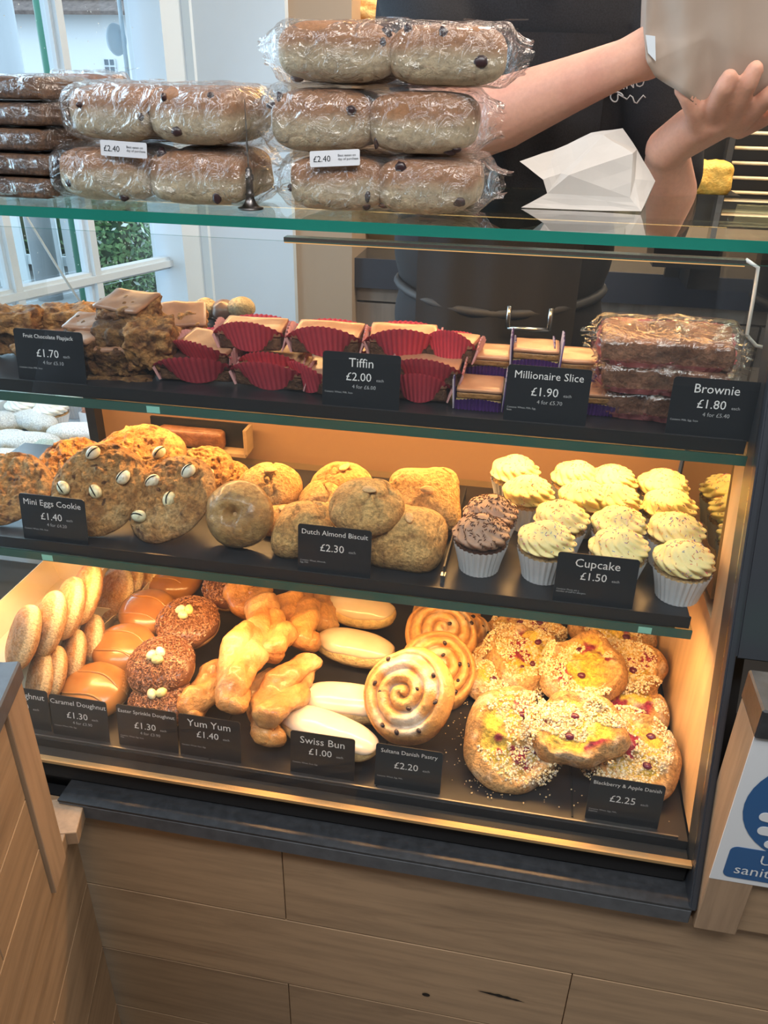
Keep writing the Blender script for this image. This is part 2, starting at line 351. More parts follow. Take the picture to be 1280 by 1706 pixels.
# back panel behind the two lower levels
BP = plain('taupe_back_panel', (.27, .165, .10), .5)
box('back_panel', -.735, .262, 1.225, 1.235, .85, 1.175, BP, case)
box('back_shade_band', -.735, .262, 1.212, 1.225, 1.175, 1.290, plain('grey_shade_band', (.20, .15, .125), .5), case)  # strip added in a duller colour for shade and reflection below the shelf
box('back_post', -.752, -.735, 1.20, 1.24, .85, 1.295, BLACK, case)
for nm, z, y0, y1, x1 in (('glass_shelf', Z3, .838, 1.20, .235), ('glass_shelf', Z2, .890, 1.22, .262)):
    g = box(nm, XL+.01, x1, y0, y1, z-.013, z-.001, GLASST, case)
    e = box('shelf_edge', XL+.01, x1, y0-.0012, y0+.001, z-.013, z-.001, GEDGE2, g)
    box('tray_board', XL+.012, x1-.004, y0+.006, y1-.05 if z == Z3 else y1-.02, z, z+.012, TRAY, case)
    box('tray_lip', XL+.012, x1-.004, y0+.003, y0+.0055, z-.0005, z+.016, BLACK, case)
g = box('top_glass', XL, .40, .985, 1.44, 1.513, ZT, GLASST, case)
box('top_edge', XL, .40, .983, .9849, 1.513, ZT, GEDGE, g)
for x in (-.62, .18): box('shelf_clip', x-.008, x+.008, .8365, .842, Z3-.012, Z3-.003, plain('frosted_clip', (.3, .7, .6), .2), case)
box('shelf_clip', -.47, -.452, .8885, .894, Z2-.012, Z2-.003, bpy.data.materials['frosted_clip'], case)
for x0 in (-.136, .12, -.37):
    box('tray_gap', x0, x0+.0022, .745, 1.2, ZD-.001, ZD+.0012, plain('gap_black', (.002, .002, .002), .9), case)
box('tray_trim', -.74, .25, .737, .739, ZD+.0, ZD+.0035, plain('steel_tray_edge', (.25, .25, .25), .45, 1), case)

LEDC = (1, .52, .175)
def led(label, z, y, x0, x1, watts, mesh_s=5):
    t = thing('led_strip', label, 'light', ((x0+x1)/2, y, z)); h = (x1-x0)/2
    box('housing', -h, h, -.008, .008, .0015, .007, CHROME, t)
    box('diffuser', -h, h, -.006, .006, 0, .0014, emis('led_diffuser', LEDC, mesh_s), t)
    area('led_light', (0, 0, -.003), 2*h, .02, watts, LEDC, (0, 0, 0), t)
led('warm light strip under the middle glass shelf above the cookies and cupcakes', Z2-.022, 1.075, -.72, .25, 6.5)
led('warm light strip under the lowest glass shelf above the doughnuts', Z3-.022, .868, -.72, .22, 4.8)
led('warm light strip below the top glass above the wrapped cakes', 1.504, 1.24, -.70, .26, 4.6, 3)
led('thin copper-toned light strip along the front of the top glass', 1.501, .968, -.30, .23, .5, .9)
tag(tube('led_cable', [(.235, .985, 1.505), (.25, .985, 1.497), (.253, .985, 1.46), (.255, .985, 1.42), (.268, .985, 1.408), (.285, .985, 1.405)], .0022, plain('clear_cable', (.6, .62, .6), .2), None), 'clear bent cable inside the top right corner of the case', 'cable')
tube('pull_cord', [wm(.57, -.05, 1.44), wm(.50, -.07, 1.27), wm(.43, -.10, 1.10)], .003, plain('grey_cord', (.45, .5, .5), .4), win)

# ------------------------------------------------------------------ front counter
cf = thing('counter_front', 'oak plank counter front below the bakery case with black worktop edge', 'counter')
box('worktop_edge', -.565, .268, .676, .7295, .776, .800, STONE, cf, .0015)
box('worktop', -.565, .268, .6762, .7295, .8005, .8305-.027, SLATE, cf)
rows = [(.774, .616), (.614, .462), (.460, .308), (.306, .154), (.152, 0)]
joints = [[-.253], [.15], [-.256], [.05], [-.2]]
for (z1, z0), js in zip(rows, joints):
    xs = [-.80]+js+[1.2]
    for a, b in zip(xs[:-1], xs[1:]): box('plank', a+.0006, b-.0006, .690, .706, z0, z1, OAK, cf, .0008)
box('backing', -.8, 1.2, .707, .725, 0, .774, BLACK, cf)
V = []; F = []
kx = ony(835, 1660, .6895)
for i in range(12):
    a = i/11*2-1; h = .004*(1-abs(a))**.7*(1+.3*math.sin(i*3))
    V += [(kx.x+a*.034, .6893, kx.z-a*.003+h), (kx.x+a*.034, .6893, kx.z-a*.003-h*.6)]
F = [(2*i, 2*i+1, 2*i+3, 2*i+2) for i in range(11)]
meshobj('wood_split', V, F, plain('dark_wood_split', (.012, .008, .005), .9), cf)
for p, r in (((710, 1657), .006), ((725, 1152), .0)):
    if r:
        c = ony(*p, .6895); o = lathe('knot', [(0.0001, 0), (r, 0)], bpy.data.materials['dark_wood_split'], cf, 10); o.location = (c.x, .6892, c.z); o.rotation_euler = (R(90), 0, 0); o.scale = (1, .7, 1)

# left cabinet: angled face
LP = Vector((-.553, .688, 0)); LDv = Vector((.30, -.954, 0)).normalized(); LNn = Vector((LDv.y, -LDv.x, 0)); LNn = -LNn if LNn.x < 0 else LNn
lc = thing('side_cabinet', 'oak plank cabinet with a dark top standing left of the bakery case', 'cabinet', LP, (0, 0, math.atan2(LDv.y, LDv.x)))
# local frame: +x along the face towards the customer, face outward is +y after rotation
sgn = 1 if (Matrix.Rotation(math.atan2(LDv.y, LDv.x), 3, 'Z')@Vector((0, 1, 0))).x > 0 else -1
def lbox(name, a0, a1, o0, o1, z0, z1, mat, bev=.0008):
    y0, y1 = sorted((o0*sgn, o1*sgn)); return box(name, a0, a1, y0, y1, z0, z1, mat, lc, bev)
OAKL = wood('oak_side_boards', (.33, .22, .13), (.22, .145, .085), 'x')
for i, (z1, z0) in enumerate([(.772, .64), (.638, .49), (.488, .34), (.338, .19), (.188, 0)]):
    js = [0.012, [.30, .21, .36, .25, .3][i], .9]
    for a, b in zip(js[:-1], js[1:]): lbox('board', a+.0006, b-.0006, -.016, 0, z0, z1, OAKL)
lbox('ledge', .0605, .9, -.03, .006, .775, .797, OAKL)
lbox('ledge_end', .0, .060, -.03, .020, .775, .797, OAKZ)
for i, (z1, z0) in enumerate([(1.085, .965), (.963, .885), (.883, .800)]):
    js = [.153, [.38, .29, .5][i], .9]
    for a, b in zip(js[:-1], js[1:]): lbox('board', a+.0006, b-.0006, -.012, .012, z0, z1, OAKL)
lbox('corner_post', .098, .150, -.05, .016, .798, 1.085, OAKZ)
lbox('top', .093, .9, -.40, .018, 1.0855, 1.11, STONE, .002)
lbox('carcass', .105, .9, -.40, -.052, .80, 1.085, OAKL)

# right counter with the sanitiser sign
rc = thing('side_counter', 'oak counter with a black top standing right of the bakery case', 'counter', (0, 0, 0))
box('side_board', .313, .322, .735, .775, .80, 1.085, OAKZ, rc)
box('edge_post', .2735, .322, .672, .735, .776, 1.085, OAKZ, rc, .001)
for z1, z0 in ((1.085, .94), (.938, .776)): box('board', .3235, .95, .680, .694, z0, z1, OAK, rc, .0008)
box('side_top', .272, .95, .668, .735, 1.087, 1.125, SLATE, rc, .002)

# ------------------------------------------------------------------ text helper
def text_geo(lines):
    """lines: (string, size, x, z, align) -> joined bmesh lying in the XZ plane facing -y"""
    bm = bmesh.new()
    for s, size, x, z, al in lines:
        c = bpy.data.curves.new('lettering', 'FONT'); c.body = s; c.size = size; c.align_x = al; c.resolution_u = 2
        o = bpy.data.objects.new('lettering', c); COL.objects.link(o)
        me = bpy.data.meshes.new_from_object(o.evaluated_get(bpy.context.evaluated_depsgraph_get()))
        b2 = bmesh.new(); b2.from_mesh(me); bmesh.ops.rotate(b2, verts=b2.verts, cent=(0, 0, 0), matrix=Matrix.Rotation(R(90), 3, 'X'))
        bmesh.ops.translate(b2, verts=b2.verts, vec=(x, 0, z)); m2 = bpy.data.meshes.new('t'); b2.to_mesh(m2); b2.free(); bm.from_mesh(m2)
        bpy.data.objects.remove(o); bpy.data.meshes.remove(me); bpy.data.meshes.remove(m2)
    return bm
def rrect(w_, h_, r, n=5, corners=(1, 1, 1, 1)):
    p = []
    for cx_, cz_, a0, on in ((w_/2-r, r, -90, corners[0]), (w_/2-r, h_-r, 0, corners[1]), (-w_/2+r, h_-r, 90, corners[2]), (-w_/2+r, r, 180, corners[3])):
        for k in range(n+1):
            a = R(a0+90*k/n); p.append((cx_+r*math.cos(a), cz_+r*math.sin(a)))
    return p
def card(title, price, four, tl, tr, Y, zb, label, small='Contains: Wheat, Milk, Egg.', size=None, each=True, wd=None):
    a, b = ony(*tl, Y), ony(*tr, Y); w_ = wd or .097; h_ = max(.062, (a.z+b.z)/2-zb)
    tilt = R(7); h_ = .069; Yc = Y-.006 if 1.0 < zb < 1.2 else Y+.002
    t = thing('price_card', label, 'price card', ((a.x+b.x)/2, Yc, zb-.002), (-tilt, 0, math.atan2(0, 1)), 'price cards standing on the case shelves' if 0 else None)
    prism('card', rrect(w_, h_, .004), 'y', 0, .0012, CARDM, t)
    prism('stand_foot', [(-w_/2+.002, 0), (w_/2-.002, 0), (w_/2-.002, .0012), (-w_/2+.002, .0012)], 'y', .0012, .02, plain('clear_stand', (.1, .1, .11), .2), t)
    n = len(title); size = size or min(.0155, .098/max(n, 1)*1.75)
    L = [(title, size, 0, h_-.006-size*.72, 'CENTER')]
    zp = h_-.006-.0155-.0125 if size > .0135 else h_-.035
    bm = text_geo(L+[(price, .0145, .001-.004*each, zp, 'CENTER')])
    o = bmobj('lettering', bm, INK, t); o.location = (0, -.0004, 0)
    L = []
    if each: L.append(('each', .0052, .019, zp+.0005, 'LEFT'))
    if four: L.append((four, .0066, .004, zp-.0095, 'CENTER'))
    if small: L.append((small, .0031, -w_/2+.003, zp-.0165, 'LEFT'))
    if L: o = bmobj('small_lettering', text_geo(L), INKG, t); o.location = (0, -.0004, 0); o['kind'] = 'stuff'
    return t
T2, T3, TD = Z2+.012, Z3+.012, ZD
card('Fruit Chocolate Flapjack', '£1.70', '4 for £5.10', (12, 550), (132, 566), .905, T2, 'black price card reading Fruit Chocolate Flapjack £1.70', 'Contains: Oats, Milk, Soya')
card('Tiffin', '£2.00', '4 for £6.00', (533, 592), (668, 597), .905, T2, 'black price card reading Tiffin £2.00', 'Contains: Wheat, Milk, Soya')
card('Millionaire Slice', '£1.90', '4 for £5.70', (845, 612), (990, 622), .905, T2, 'black price card reading Millionaire Slice £1.90', 'Contains: Wheat, Milk, Egg,\nSoya.', size=.0128)
card('Brownie', '£1.80', '4 for £5.40', (1125, 632), (1280, 640), .905, T2, 'black price card reading Brownie £1.80', 'Contains: Milk, Egg, Soya', size=.0148)
card('Mini Eggs Cookie', '£1.40', '4 for £4.20', (28, 824), (140, 837), .855, T3, 'black price card reading Mini Eggs Cookie £1.40', 'Contains: Wheat, Milk, Soya', size=.0122)
card('Dutch Almond Biscuit', '£2.30', None, (497, 874), (618, 886), .855, T3, 'black price card reading Dutch Almond Biscuit £2.30', 'Contains: Wheat, Almonds,\nEgg, Milk', size=.0098)
card('Cupcake', '£1.50', None, (930, 925), (1068, 937), .855, T3, 'black price card reading Cupcake £1.50', 'Contains: Please ask a\nmember of staff for allergens')
card('Jam Doughnut', '£1.20', None, (-22, 1160), (75, 1176), .748, TD, 'black price card ending in nut, half hidden behind the left oak post', size=.0135, wd=.088)
card('Caramel Doughnut', '£1.30', '4 for £3.90', (75, 1170), (172, 1187), .745, TD, 'black price card reading Caramel Doughnut £1.30', size=.0108, wd=.086)
card('Easter Sprinkle Doughnut', '£1.30', '4 for £3.90', (188, 1187), (288, 1200), .745, TD, 'black price card reading Easter Sprinkle Doughnut £1.30', 'Contains: Wheat, Egg, Soya,\nMilk.', size=.0080, wd=.088)
card('Yum Yum', '£1.40', None, (292, 1203), (396, 1218), .745, TD, 'black price card reading Yum Yum £1.40', 'Contains: Wheat, Soya, Egg', wd=.088)
card('Swiss Bun', '£1.00', None, (481, 1238), (589, 1251), .745, TD, 'black price card reading Swiss Bun £1.00', 'Contains: Wheat, Soya, Egg', wd=.088)
card('Sultana Danish Pastry', '£2.20', None, (625, 1254), (736, 1271), .745, TD, 'black price card reading Sultana Danish Pastry £2.20', 'Contains: Wheat, Egg, Milk,', size=.0086, wd=.088)
card('Blackberry & Apple Danish', '£2.25', None, (985, 1312), (1110, 1330), .745, TD, 'black price card reading Blackberry and Apple Danish £2.25', 'Contains: Wheat, Egg, Milk,\nSulphites', size=.0076, wd=.090)

# sanitiser sign
sg = thing('sanitiser_sign', 'white sign with a blue hand circle and blue lettered panel on the right oak counter', 'sign', (.373, .6715, .868))
BLUE = plain('sign_blue', (.02, .10, .27), .45); SIGNW = plain('sign_white', (.72, .76, .80), .5)
prism('sign_board', [(-.10, 0), (.16, 0), (.16, .245), (-.10, .245)], 'y', 0, .0015, SIGNW, sg)
o = lathe('circle', [(.0001, 0), (.077, 0)], BLUE, sg, 40); o.rotation_euler = (R(90), 0, 0); o.location = (-.012, -.0006, .125)
p = prism('text_panel', rrect(.20, .05, .008), 'y', 0, .0004, BLUE, sg); p.location = (.012, -.0006, .008)
o = bmobj('lettering', text_geo([('Use', .021, -.055, .0365, 'LEFT'), ('sanitiser', .021, -.078, .0165, 'LEFT')]), SIGNW, sg); o.location = (0, -.0012, 0)
for i, (x0, x1, z, th, an) in enumerate([(-.030, .05, .122, .013, -14), (-.038, .05, .105, .013, -8), (-.034, .05, .088, .013, -2), (-.022, .05, .072, .012, 4)]):
    p = prism('hand_finger', rrect(x1-x0, th, th/2.01), 'y', 0, .0004, SIGNW, sg); p.location = ((x0+x1)/2-.034, -.0012, z-th/2); p.rotation_euler = (0, R(-an), 0)
p = prism('hand_palm', rrect(.05, .055, .012), 'y', 0, .0004, SIGNW, sg); p.location = (.02, -.0014, .068)
gb = thing('green_box', 'green carton standing on the right counter top at the picture edge', 'box', (.345, .70, 1.1255))
box('carton', -.032, .04, -.03, .03, 0, .045, plain('green_card', (.02, .36, .16), .5), gb, .001)
box('carton_lid', -.030, .038, -.028, .028, .0455, .06, plain('dark_green_card', (.02, .16, .08), .4), gb, .001)

# ================================================================== BAKED GOODS
SEED = [0]
def sd(): SEED[0] += 1; return SEED[0]
def rods(n, fn, L, r, mat, cols, parent, name, label=None):
    """n little rods lying on a surface: fn() -> (point, normal)"""
    V = []; F = []; Cc = []
    for _ in range(n):
        p, nn = fn(); p = Vector(p); nn = Vector(nn).normalized(); a = nn.orthogonal().normalized(); a = Matrix.Rotation(rnd.uniform(0, 6.28), 3, nn)@a; b = nn.cross(a)
        l = L*rnd.uniform(.7, 1.2); base = len(V); c = rnd.choice(cols)
        a = (a+nn*rnd.uniform(-.25, .35)).normalized()
        for s in (-1, 1):
            for k in range(3):
                q = 2.094*k; V.append(tuple(p+a*s*l/2+(b*math.cos(q)+nn*math.sin(q))*r+nn*r*.6)); Cc.append(c)
        F += [(base, base+1, base+4, base+3), (base+1, base+2, base+5, base+4), (base+2, base, base+3, base+5), (base, base+2, base+1), (base+3, base+4, base+5)]
    o = meshobj(name, V, F, mat, parent, np.array(Cc), False)
    return tag(o, label, kind='stuff')
SPR = vcol('sprinkle', .45, 50, .05, 0)
CRUMB = vcol('crumble', .75, 300, .15, .0005)
def egg(parent, p, c, r=.0075, rot=(0, 0, 0), crack=False, name='candy_egg'):
    def fn(U, W): q = sph(U, W); q[:, 2] *= r*1.0; q[:, 1] *= r; q[:, 0] *= r*1.32*(1+.10*q[:, 0]); return q
    V, F = surf(14, 9, fn); sp = fbm(V, 700, 2, sd()) > .33
    o = meshobj(name, V, F, ICING, parent, mixc(c, (.25, .2, .14), sp*.5)); o.location = p; o.rotation_euler = rot
    if crack:
        pts = [Vector((r*1.33*math.cos(a)*.93, 0.25*r, r*math.sin(a))) for a in np.linspace(.15, 2.6, 8)]
        t = tube('crack', [tuple(q*1.02) for q in pts], [r*.03]+[r*.11]*6+[r*.03], bpy.data.materials['gap_black'], o, 5)
    return o
def crumbs(n, fn, r, cols, parent, name='crumble', label=None):
    V = []; F = []; Cc = []
    for _ in range(n):
        p, nn = fn(); s = r*rnd.uniform(.45, 1.4); b = len(V); c = rnd.choice(cols); e = Euler((rnd.uniform(0, 3), rnd.uniform(0, 3), 0)).to_matrix()
        for d in ((1, 0, 0), (-1, 0, 0), (0, 1, 0), (0, -1, 0), (0, 0, 1), (0, 0, -1)):
            V.append(tuple(Vector(p)+e@(Vector(d)*s*rnd.uniform(.7, 1.3)))); Cc.append(c)
        for i in (0, 1):
            for j in (2, 3):
                for k in (4, 5): F.append((b+i, b+j, b+k) if (i+j+k) % 2 == 0 else (b+j, b+i, b+k))
    return tag(meshobj(name, V, F, CRUMB, parent, np.array(Cc), False), label, kind='stuff')

GOLD, DEEP, PALE = (.52, .245, .07), (.27, .10, .028), (.80, .56, .28)
def dough_round(name, parent, r, h, seed, mat=DOUGH, band=True, top=GOLD, sugar=False, dent=0):
    def fn(U, W):
        q = sph(U, W, 1, .82); P = q*np.array([r, r, h/2]); a = fbm(P, 28, 3, seed)*.05*r+fbm(P, 9, 2, seed+3)*.07*r
        P = P*(1+a[:, None]/r); P[:, 2] += h/2
        if dent: P[:, 2] -= dent*np.exp(-((P[:, 0]**2+P[:, 1]**2)/(r*.38)**2))*(P[:, 2] > h/2)
        return P
    V, F = surf(44, 26, fn); zz = V[:, 2]/h
    t = np.exp(-((zz-.50)/(.17 if sugar else .10))**2)*(1 if band else 0); c = mixc(top, DEEP, S(.5+fbm(V, 45, 3, seed+9))*.55); c = mixc(c, PALE, t*(.98 if not sugar else 1.0)); c = mixc(c, (.88, .70, .42), (t > .45)*.6 if sugar else 0*t)
    if sugar: c = mixc(c, (.86, .72, .52), .25*S(.6+fbm(V, 300, 2, seed)*1.5))
    return meshobj(name, V, F, mat, parent, c), V
def icing_cap(name, parent, r, h, seed, mat, c0, c1, low=.42, drip=.10, k=1.035):
    """a shell over the top of the bun with a wavy lower rim"""
    n1, n2 = 48, 16
    def fn(A, B):
        U = A*2*np.pi; rim = low+drip*vn(np.stack([np.cos(U)*2+seed, np.sin(U)*2, 0*U], -1)); W = rim+(1-rim)*B
        W = np.where(B > .995, 1.0, W)
        q = sph(U, W, 1, .82); P = q*np.array([r*k, r*k, h/2*k+.0006]); a = fbm(P, 26, 3, seed)*.035*r; P = P*(1+a[:, None]/r)
        P *= (1-.04*(B < .03))[:, None]; P[:, 2] += h/2; return P
    V, F = grid(n1, n2, fn, True); F.append(tuple(range((n2-1)*n1, n2*n1)))
    return meshobj(name, V, F, mat, parent, mixc(c0, c1, S(.5+fbm(V, 40, 3, seed+4)))), V

def caramel_doughnut(p, rot, label, r=.047, h=.048):
    s = sd(); t = thing('caramel_doughnut', label, 'doughnut', p, rot, 'caramel doughnuts'); dough_round('bun', t, r, h, s, GLAZED)
    icing_cap('caramel_icing', t, r, h, s, ICING, (.42, .19, .055), (.32, .13, .035), .40, .12)
    for i in range(2):
        a = rnd.uniform(-.6, .6); y0 = (i-.7)*r*.75; pts = []
        for x in np.linspace(-.85, .85, 9):
            yy = y0+math.sin(x*3+i)*r*.12; rr = min(.98, math.hypot(x*r, yy)/r); z = h/2+h/2*1.06*(max(0, 1-rr**2.4))**.41
            pts.append((x*r, yy, z+.0002))
        tube('drizzle', pts, [.0006]+[.0019]*7+[.0006], bpy.data.materials.get('caramel_drizzle') or plain('caramel_drizzle', (.40, .18, .055), .2, coat=.6), t, 6)
    return t
def easter_doughnut(p, rot, label, r=.050, h=.047):
    s = sd(); t = thing('sprinkle_doughnut', label, 'doughnut', p, rot, 'chocolate sprinkle doughnuts'); dough_round('bun', t, r, h, s, GLAZED, top=(.62, .33, .11))
    icing_cap('chocolate_icing', t, r, h, s, CHOC, (.17, .072, .035), (.12, .045, .022), .50, .08)
    def f():
        a = rnd.uniform(0, 6.283); q = math.sqrt(rnd.random())*.97; z = h/2+h/2*1.07*(max(0, 1-q**2.4))**.41
        return (q*r*1.02*math.cos(a), q*r*1.02*math.sin(a), z), (q*.9*math.cos(a), q*.9*math.sin(a), 1.05-q*.5)
    rods(1300, f, .0052, .00095, SPR, [(.22, .095, .05), (.33, .15, .085), (.13, .05, .025), (.42, .21, .12)], t, 'sprinkles')
    for i, c in enumerate([(.86, .80, .36), (.88, .84, .70), (.80, .80, .52)]):
        a = i*2.1+s; egg(t, (.0075*math.cos(a), .0075*math.sin(a), h+.0058), c, .0068, (rnd.uniform(-.3, .3), rnd.uniform(-.3, .3), a+1.3))
    return t
def jam_doughnut(p, rot, label, r=.044, h=.036):
    s = sd(); t, V = dough_round('jam_doughnut', None, r, h, s, SUGARD, True, (.50, .22, .06), True, .004); t.location = p; t.rotation_euler = rot
    return tag(t, label, 'doughnut', 'jam doughnuts in card trays')
def yum_yum(p, rot, label, L=.135, wd=.030, twist=1.25):
    s = sd(); t = thing('yum_yum', label, 'pastry', p, rot, 'twisted glazed yum yums')
    for k in (0, 1):
        def fn(U, W, k=k):
            x = (W-.5)*L; ph = k*np.pi+twist*np.pi*(W-.5)*1.0+.6; e = np.clip(1-np.abs(2*W-1)**7, 0, 1)**.5; e = np.where((W <= 0) | (W >= 1), 0, np.maximum(e, .25))
            off = wd*.46*np.sin(np.pi*np.clip(W, .02, .98))**.35; cy, cz = off*np.cos(ph), off*.62*np.sin(ph)
            rr = wd*.70*e*(1+.10*np.cos(3*U+s)+.10*np.sin(W*17+s+k*2))
            P = np.stack([x, cy+rr*np.cos(U), cz+rr*.80*np.sin(U)], -1); a = fbm(P, 38, 3, s+k)*.0068+fbm(P, 110, 3, s+k)*.0022; P[:, 1] += a*np.cos(U); P[:, 2] += a*np.sin(U); P[:, 2] += wd*.8; return P
        V, F = surf(26, 46, fn); ce = S(.5+.9*fbm(V, 30, 3, s+5)); c = mixc((.66, .34, .11), (.40, .155, .045), ce); c = mixc(c, (.80, .56, .30), S(-.1+1.4*fbm(V, 22, 2, s+8))*.6)
        meshobj('twisted_strand', V, F, GLAZED, t, c)
    return t
def swiss_bun(p, rot, label, L=.148, wd=.062, h=.048):
    s = sd(); t = thing('iced_bun', label, 'bun', p, rot, 'white iced swiss buns')
    def fn(U, W):
        q = sph(U, W, .82, .85)*np.array([L/2, wd/2, h/2]); a = fbm(q, 24, 3, s)*.0026; q = q*(1+a/.03)[:, None]; q[:, 2] += h/2; return q
    V, F = surf(48, 24, fn); c = mixc((.83, .62, .30), (.70, .40, .13), S(1-V[:, 2]/h*2.4)); meshobj('bun', V, F, DOUGH, t, c)
    def gn(A, B):
        U = A*2*np.pi; rim = .57+.05*vn(np.stack([np.cos(U)*2+s, np.sin(U)*2, 0*U], -1)); W = rim+(1-rim)*B; W = np.where(B > .995, 1., W)
        q = sph(U, W, .82, .85)*np.array([L/2*1.03, wd/2*1.05, h/2*1.07]); a = fbm(q, 24, 3, s)*.0016; q = q*(1+a/.03)[:, None]*(1-.04*(B < .03))[:, None]; q[:, 2] += h/2; return q
    V, F = grid(52, 16, gn, True); F.append(tuple(range(15*52, 16*52))); meshobj('white_icing', V, F, ICING, t, mixc((.78, .68, .56), (.70, .57, .42), S(.5+fbm(V, 20, 2, s))))
    return t
def raisins(parent, pts, r=.0042):
    for x, y, z in pts:
        s = sd()
        def fn(U, W): q = sph(U, W); return q*(1+.28*fbm(q, 2.2, 2, s))[:, None]*np.array([r*1.25, r, r*.8])
        V, F = surf(10, 7, fn); o = meshobj('raisin', V, F, CHOC, parent, np.full((len(V), 3), (.028, .014, .016))); o.location = (x, y, z); o.rotation_euler = (rnd.uniform(-.4, .4), rnd.uniform(-.4, .4), rnd.uniform(0, 3))
def disc_h(r, ry, hf, nr_=38, nu=84, rim=.012, seed=0, wob=.06):
    """a flat-bottomed disc with height field hf(x,y,rho,theta); returns V,F and rho"""
    rh = np.concatenate([np.linspace(.0, 1, nr_)[1:], [1.0, .96, .6]]); V = []; F = []; n = len(rh)
    th = np.arange(nu)/nu*2*np.pi; Rr, Th = np.meshgrid(rh, th, indexing='ij'); wv = 1+wob*vn(np.stack([np.cos(Th)*1.6+seed, np.sin(Th)*1.6, Th*0], -1))
    X = Rr*np.cos(Th)*r*wv; Y = Rr*np.sin(Th)*ry*wv; Z = hf(X, Y, Rr, Th); Z[-3] = Z[-4]*.35; Z[-2] = 0; Z[-1] = 0
    V = np.stack([X, Y, Z], -1).reshape(-1, 3); c = hf(np.zeros((1, 1)), np.zeros((1, 1)), np.zeros((1, 1)), np.zeros((1, 1)))[0, 0]; V = np.vstack([V, [0, 0, c], [0, 0, 0]])
    for i in range(n-1):
        for k in range(nu): F.append((i*nu+k, (i+1)*nu+k, (i+1)*nu+(k+1) % nu, i*nu+(k+1) % nu))
    for k in range(nu): F.append((len(V)-2, k, (k+1) % nu)); F.append((len(V)-1, (n-1)*nu+(k+1) % nu, (n-1)*nu+k))
    rho = np.concatenate([Rr.ravel(), [0, 1]]); the = np.concatenate([Th.ravel(), [0, 0]]); return V, F, rho, the
def swirl(p, rot, label, r=.062, h=.030, turns=3.3):
    s = sd(); t = thing('sultana_swirl', label, 'pastry', p, rot, 'sultana danish swirls')
    def ph(rh, th): return rh*turns-th/(2*np.pi)
    def hf(X, Y, rh, th):
        f = ph(rh, th); q = np.abs(np.cos(np.pi*f))**.7; P = np.stack([X, Y, 0*X], -1)
        return (h*.62+h*.38*q+h*.22*(1-rh**2))*np.sqrt(np.clip(1-rh**7, 0.05, 1))+fbm(P, 55, 3, s)*.0028
    V, F, rh, th = disc_h(r, r, hf, 48, 96, seed=s); q = np.abs(np.cos(np.pi*ph(rh, th)))
    c = mixc((.40, .17, .05), (.70, .37, .12), S(q*1.4)); c = mixc(c, (.78, .52, .24), S(fbm(V, 35, 3, s+2)*1.5)*.6)
    gm = S(fbm(V, 26, 3, s+5)*2.2-.0)*(V[:, 2] > h*.6)*S((.93-rh)*6); c = mixc(c, (.84, .78, .68), gm*.75)
    meshobj('swirled_dough', V, F, GLAZED, t, c)
    pts = []
    for _ in range(11):
        a = rnd.uniform(0, 6.28); q = rnd.uniform(.15, .85); pts.append((q*r*math.cos(a), q*r*math.sin(a), h*1.0+.16*h*(1-q*q)-.0015))
    raisins(t, pts, .0032)
    return t
def fruit_danish(p, rot, label, r=.066, ry=.056, h=.034):
    s = sd(); t = thing('fruit_danish', label, 'pastry', p, rot, 'blackberry and apple danishes'); r *= 1.07; ry *= 1.07
    def hf(X, Y, rh, th):
        P = np.stack([X, Y, 0*X], -1); rimr = np.exp(-((rh-.86)/.13)**2); fold = np.exp(-((Y+.010*np.sin(X*60+s))/.011)**2)*.22
        return (h*(.62+.26*rimr*(.6+.6*np.sin(th*2+s))+fold)+fbm(P, 34, 3, s)*.013+fbm(P, 110, 3, s)*.004)*np.sqrt(np.clip(1-rh**8, .05, 1))
    V, F, rh, th = disc_h(r, ry, hf, 44, 96, seed=s, wob=.24)
    n1 = fbm(V, 24, 3, s+1); c = mixc((.68, .42, .18), (.55, .29, .10), S(.5+fbm(V, 40, 2, s)))
    c = mixc(c, (.84, .62, .10), S((.80-rh)*5)*S(n1*1.6+.75)); c = mixc(c, (.34, .03, .075), S((.80-rh)*5)*S(fbm(V, 32, 3, s+7)*6-.5)); c = mixc(c, (.86, .79, .66), S(fbm(V, 60, 3, s+3)*2-.05)*.5)
    meshobj('danish_dough', V, F, CRUMBY, t, c)
    def f():
        while True:
            a = rnd.uniform(0, 6.28); q = math.sqrt(rnd.random())*.99; x, y = q*r*math.cos(a), q*ry*math.sin(a)
            if fbm(np.array([[x, y, 0.]]), 26, 2, s+11)[0] > -.06: break
        Z = hf(np.array([[x]]), np.array([[y]]), np.array([[q]]), np.array([[a]]))[0, 0]; return (x, y, float(Z)+.0008), (0, 0, 1)
    crumbs(1700, f, .0018, [(.80, .66, .40), (.86, .76, .54), (.72, .53, .26), (.88, .82, .68)], t)
    for _ in range(2):
        a = rnd.uniform(0, 6.28); q = rnd.uniform(.1, .6); x, y = q*r*math.cos(a), q*ry*math.sin(a); k = sd()
        def fn(U, W): qq = sph(U, W); return qq*(1+.22*fbm(qq, 2.4, 2, k))[:, None]*np.array([.0062, .005, .0035])
        V2, F2 = surf(12, 8, fn); Z = hf(np.array([[x]]), np.array([[y]]), np.array([[q]]), np.array([[a]]))[0, 0]
        o = meshobj('blackberry', V2, F2, CHOC, t, np.full((len(V2), 3), (.10, .012, .045))); o.location = (x, y, float(Z)+.0008)
    return t
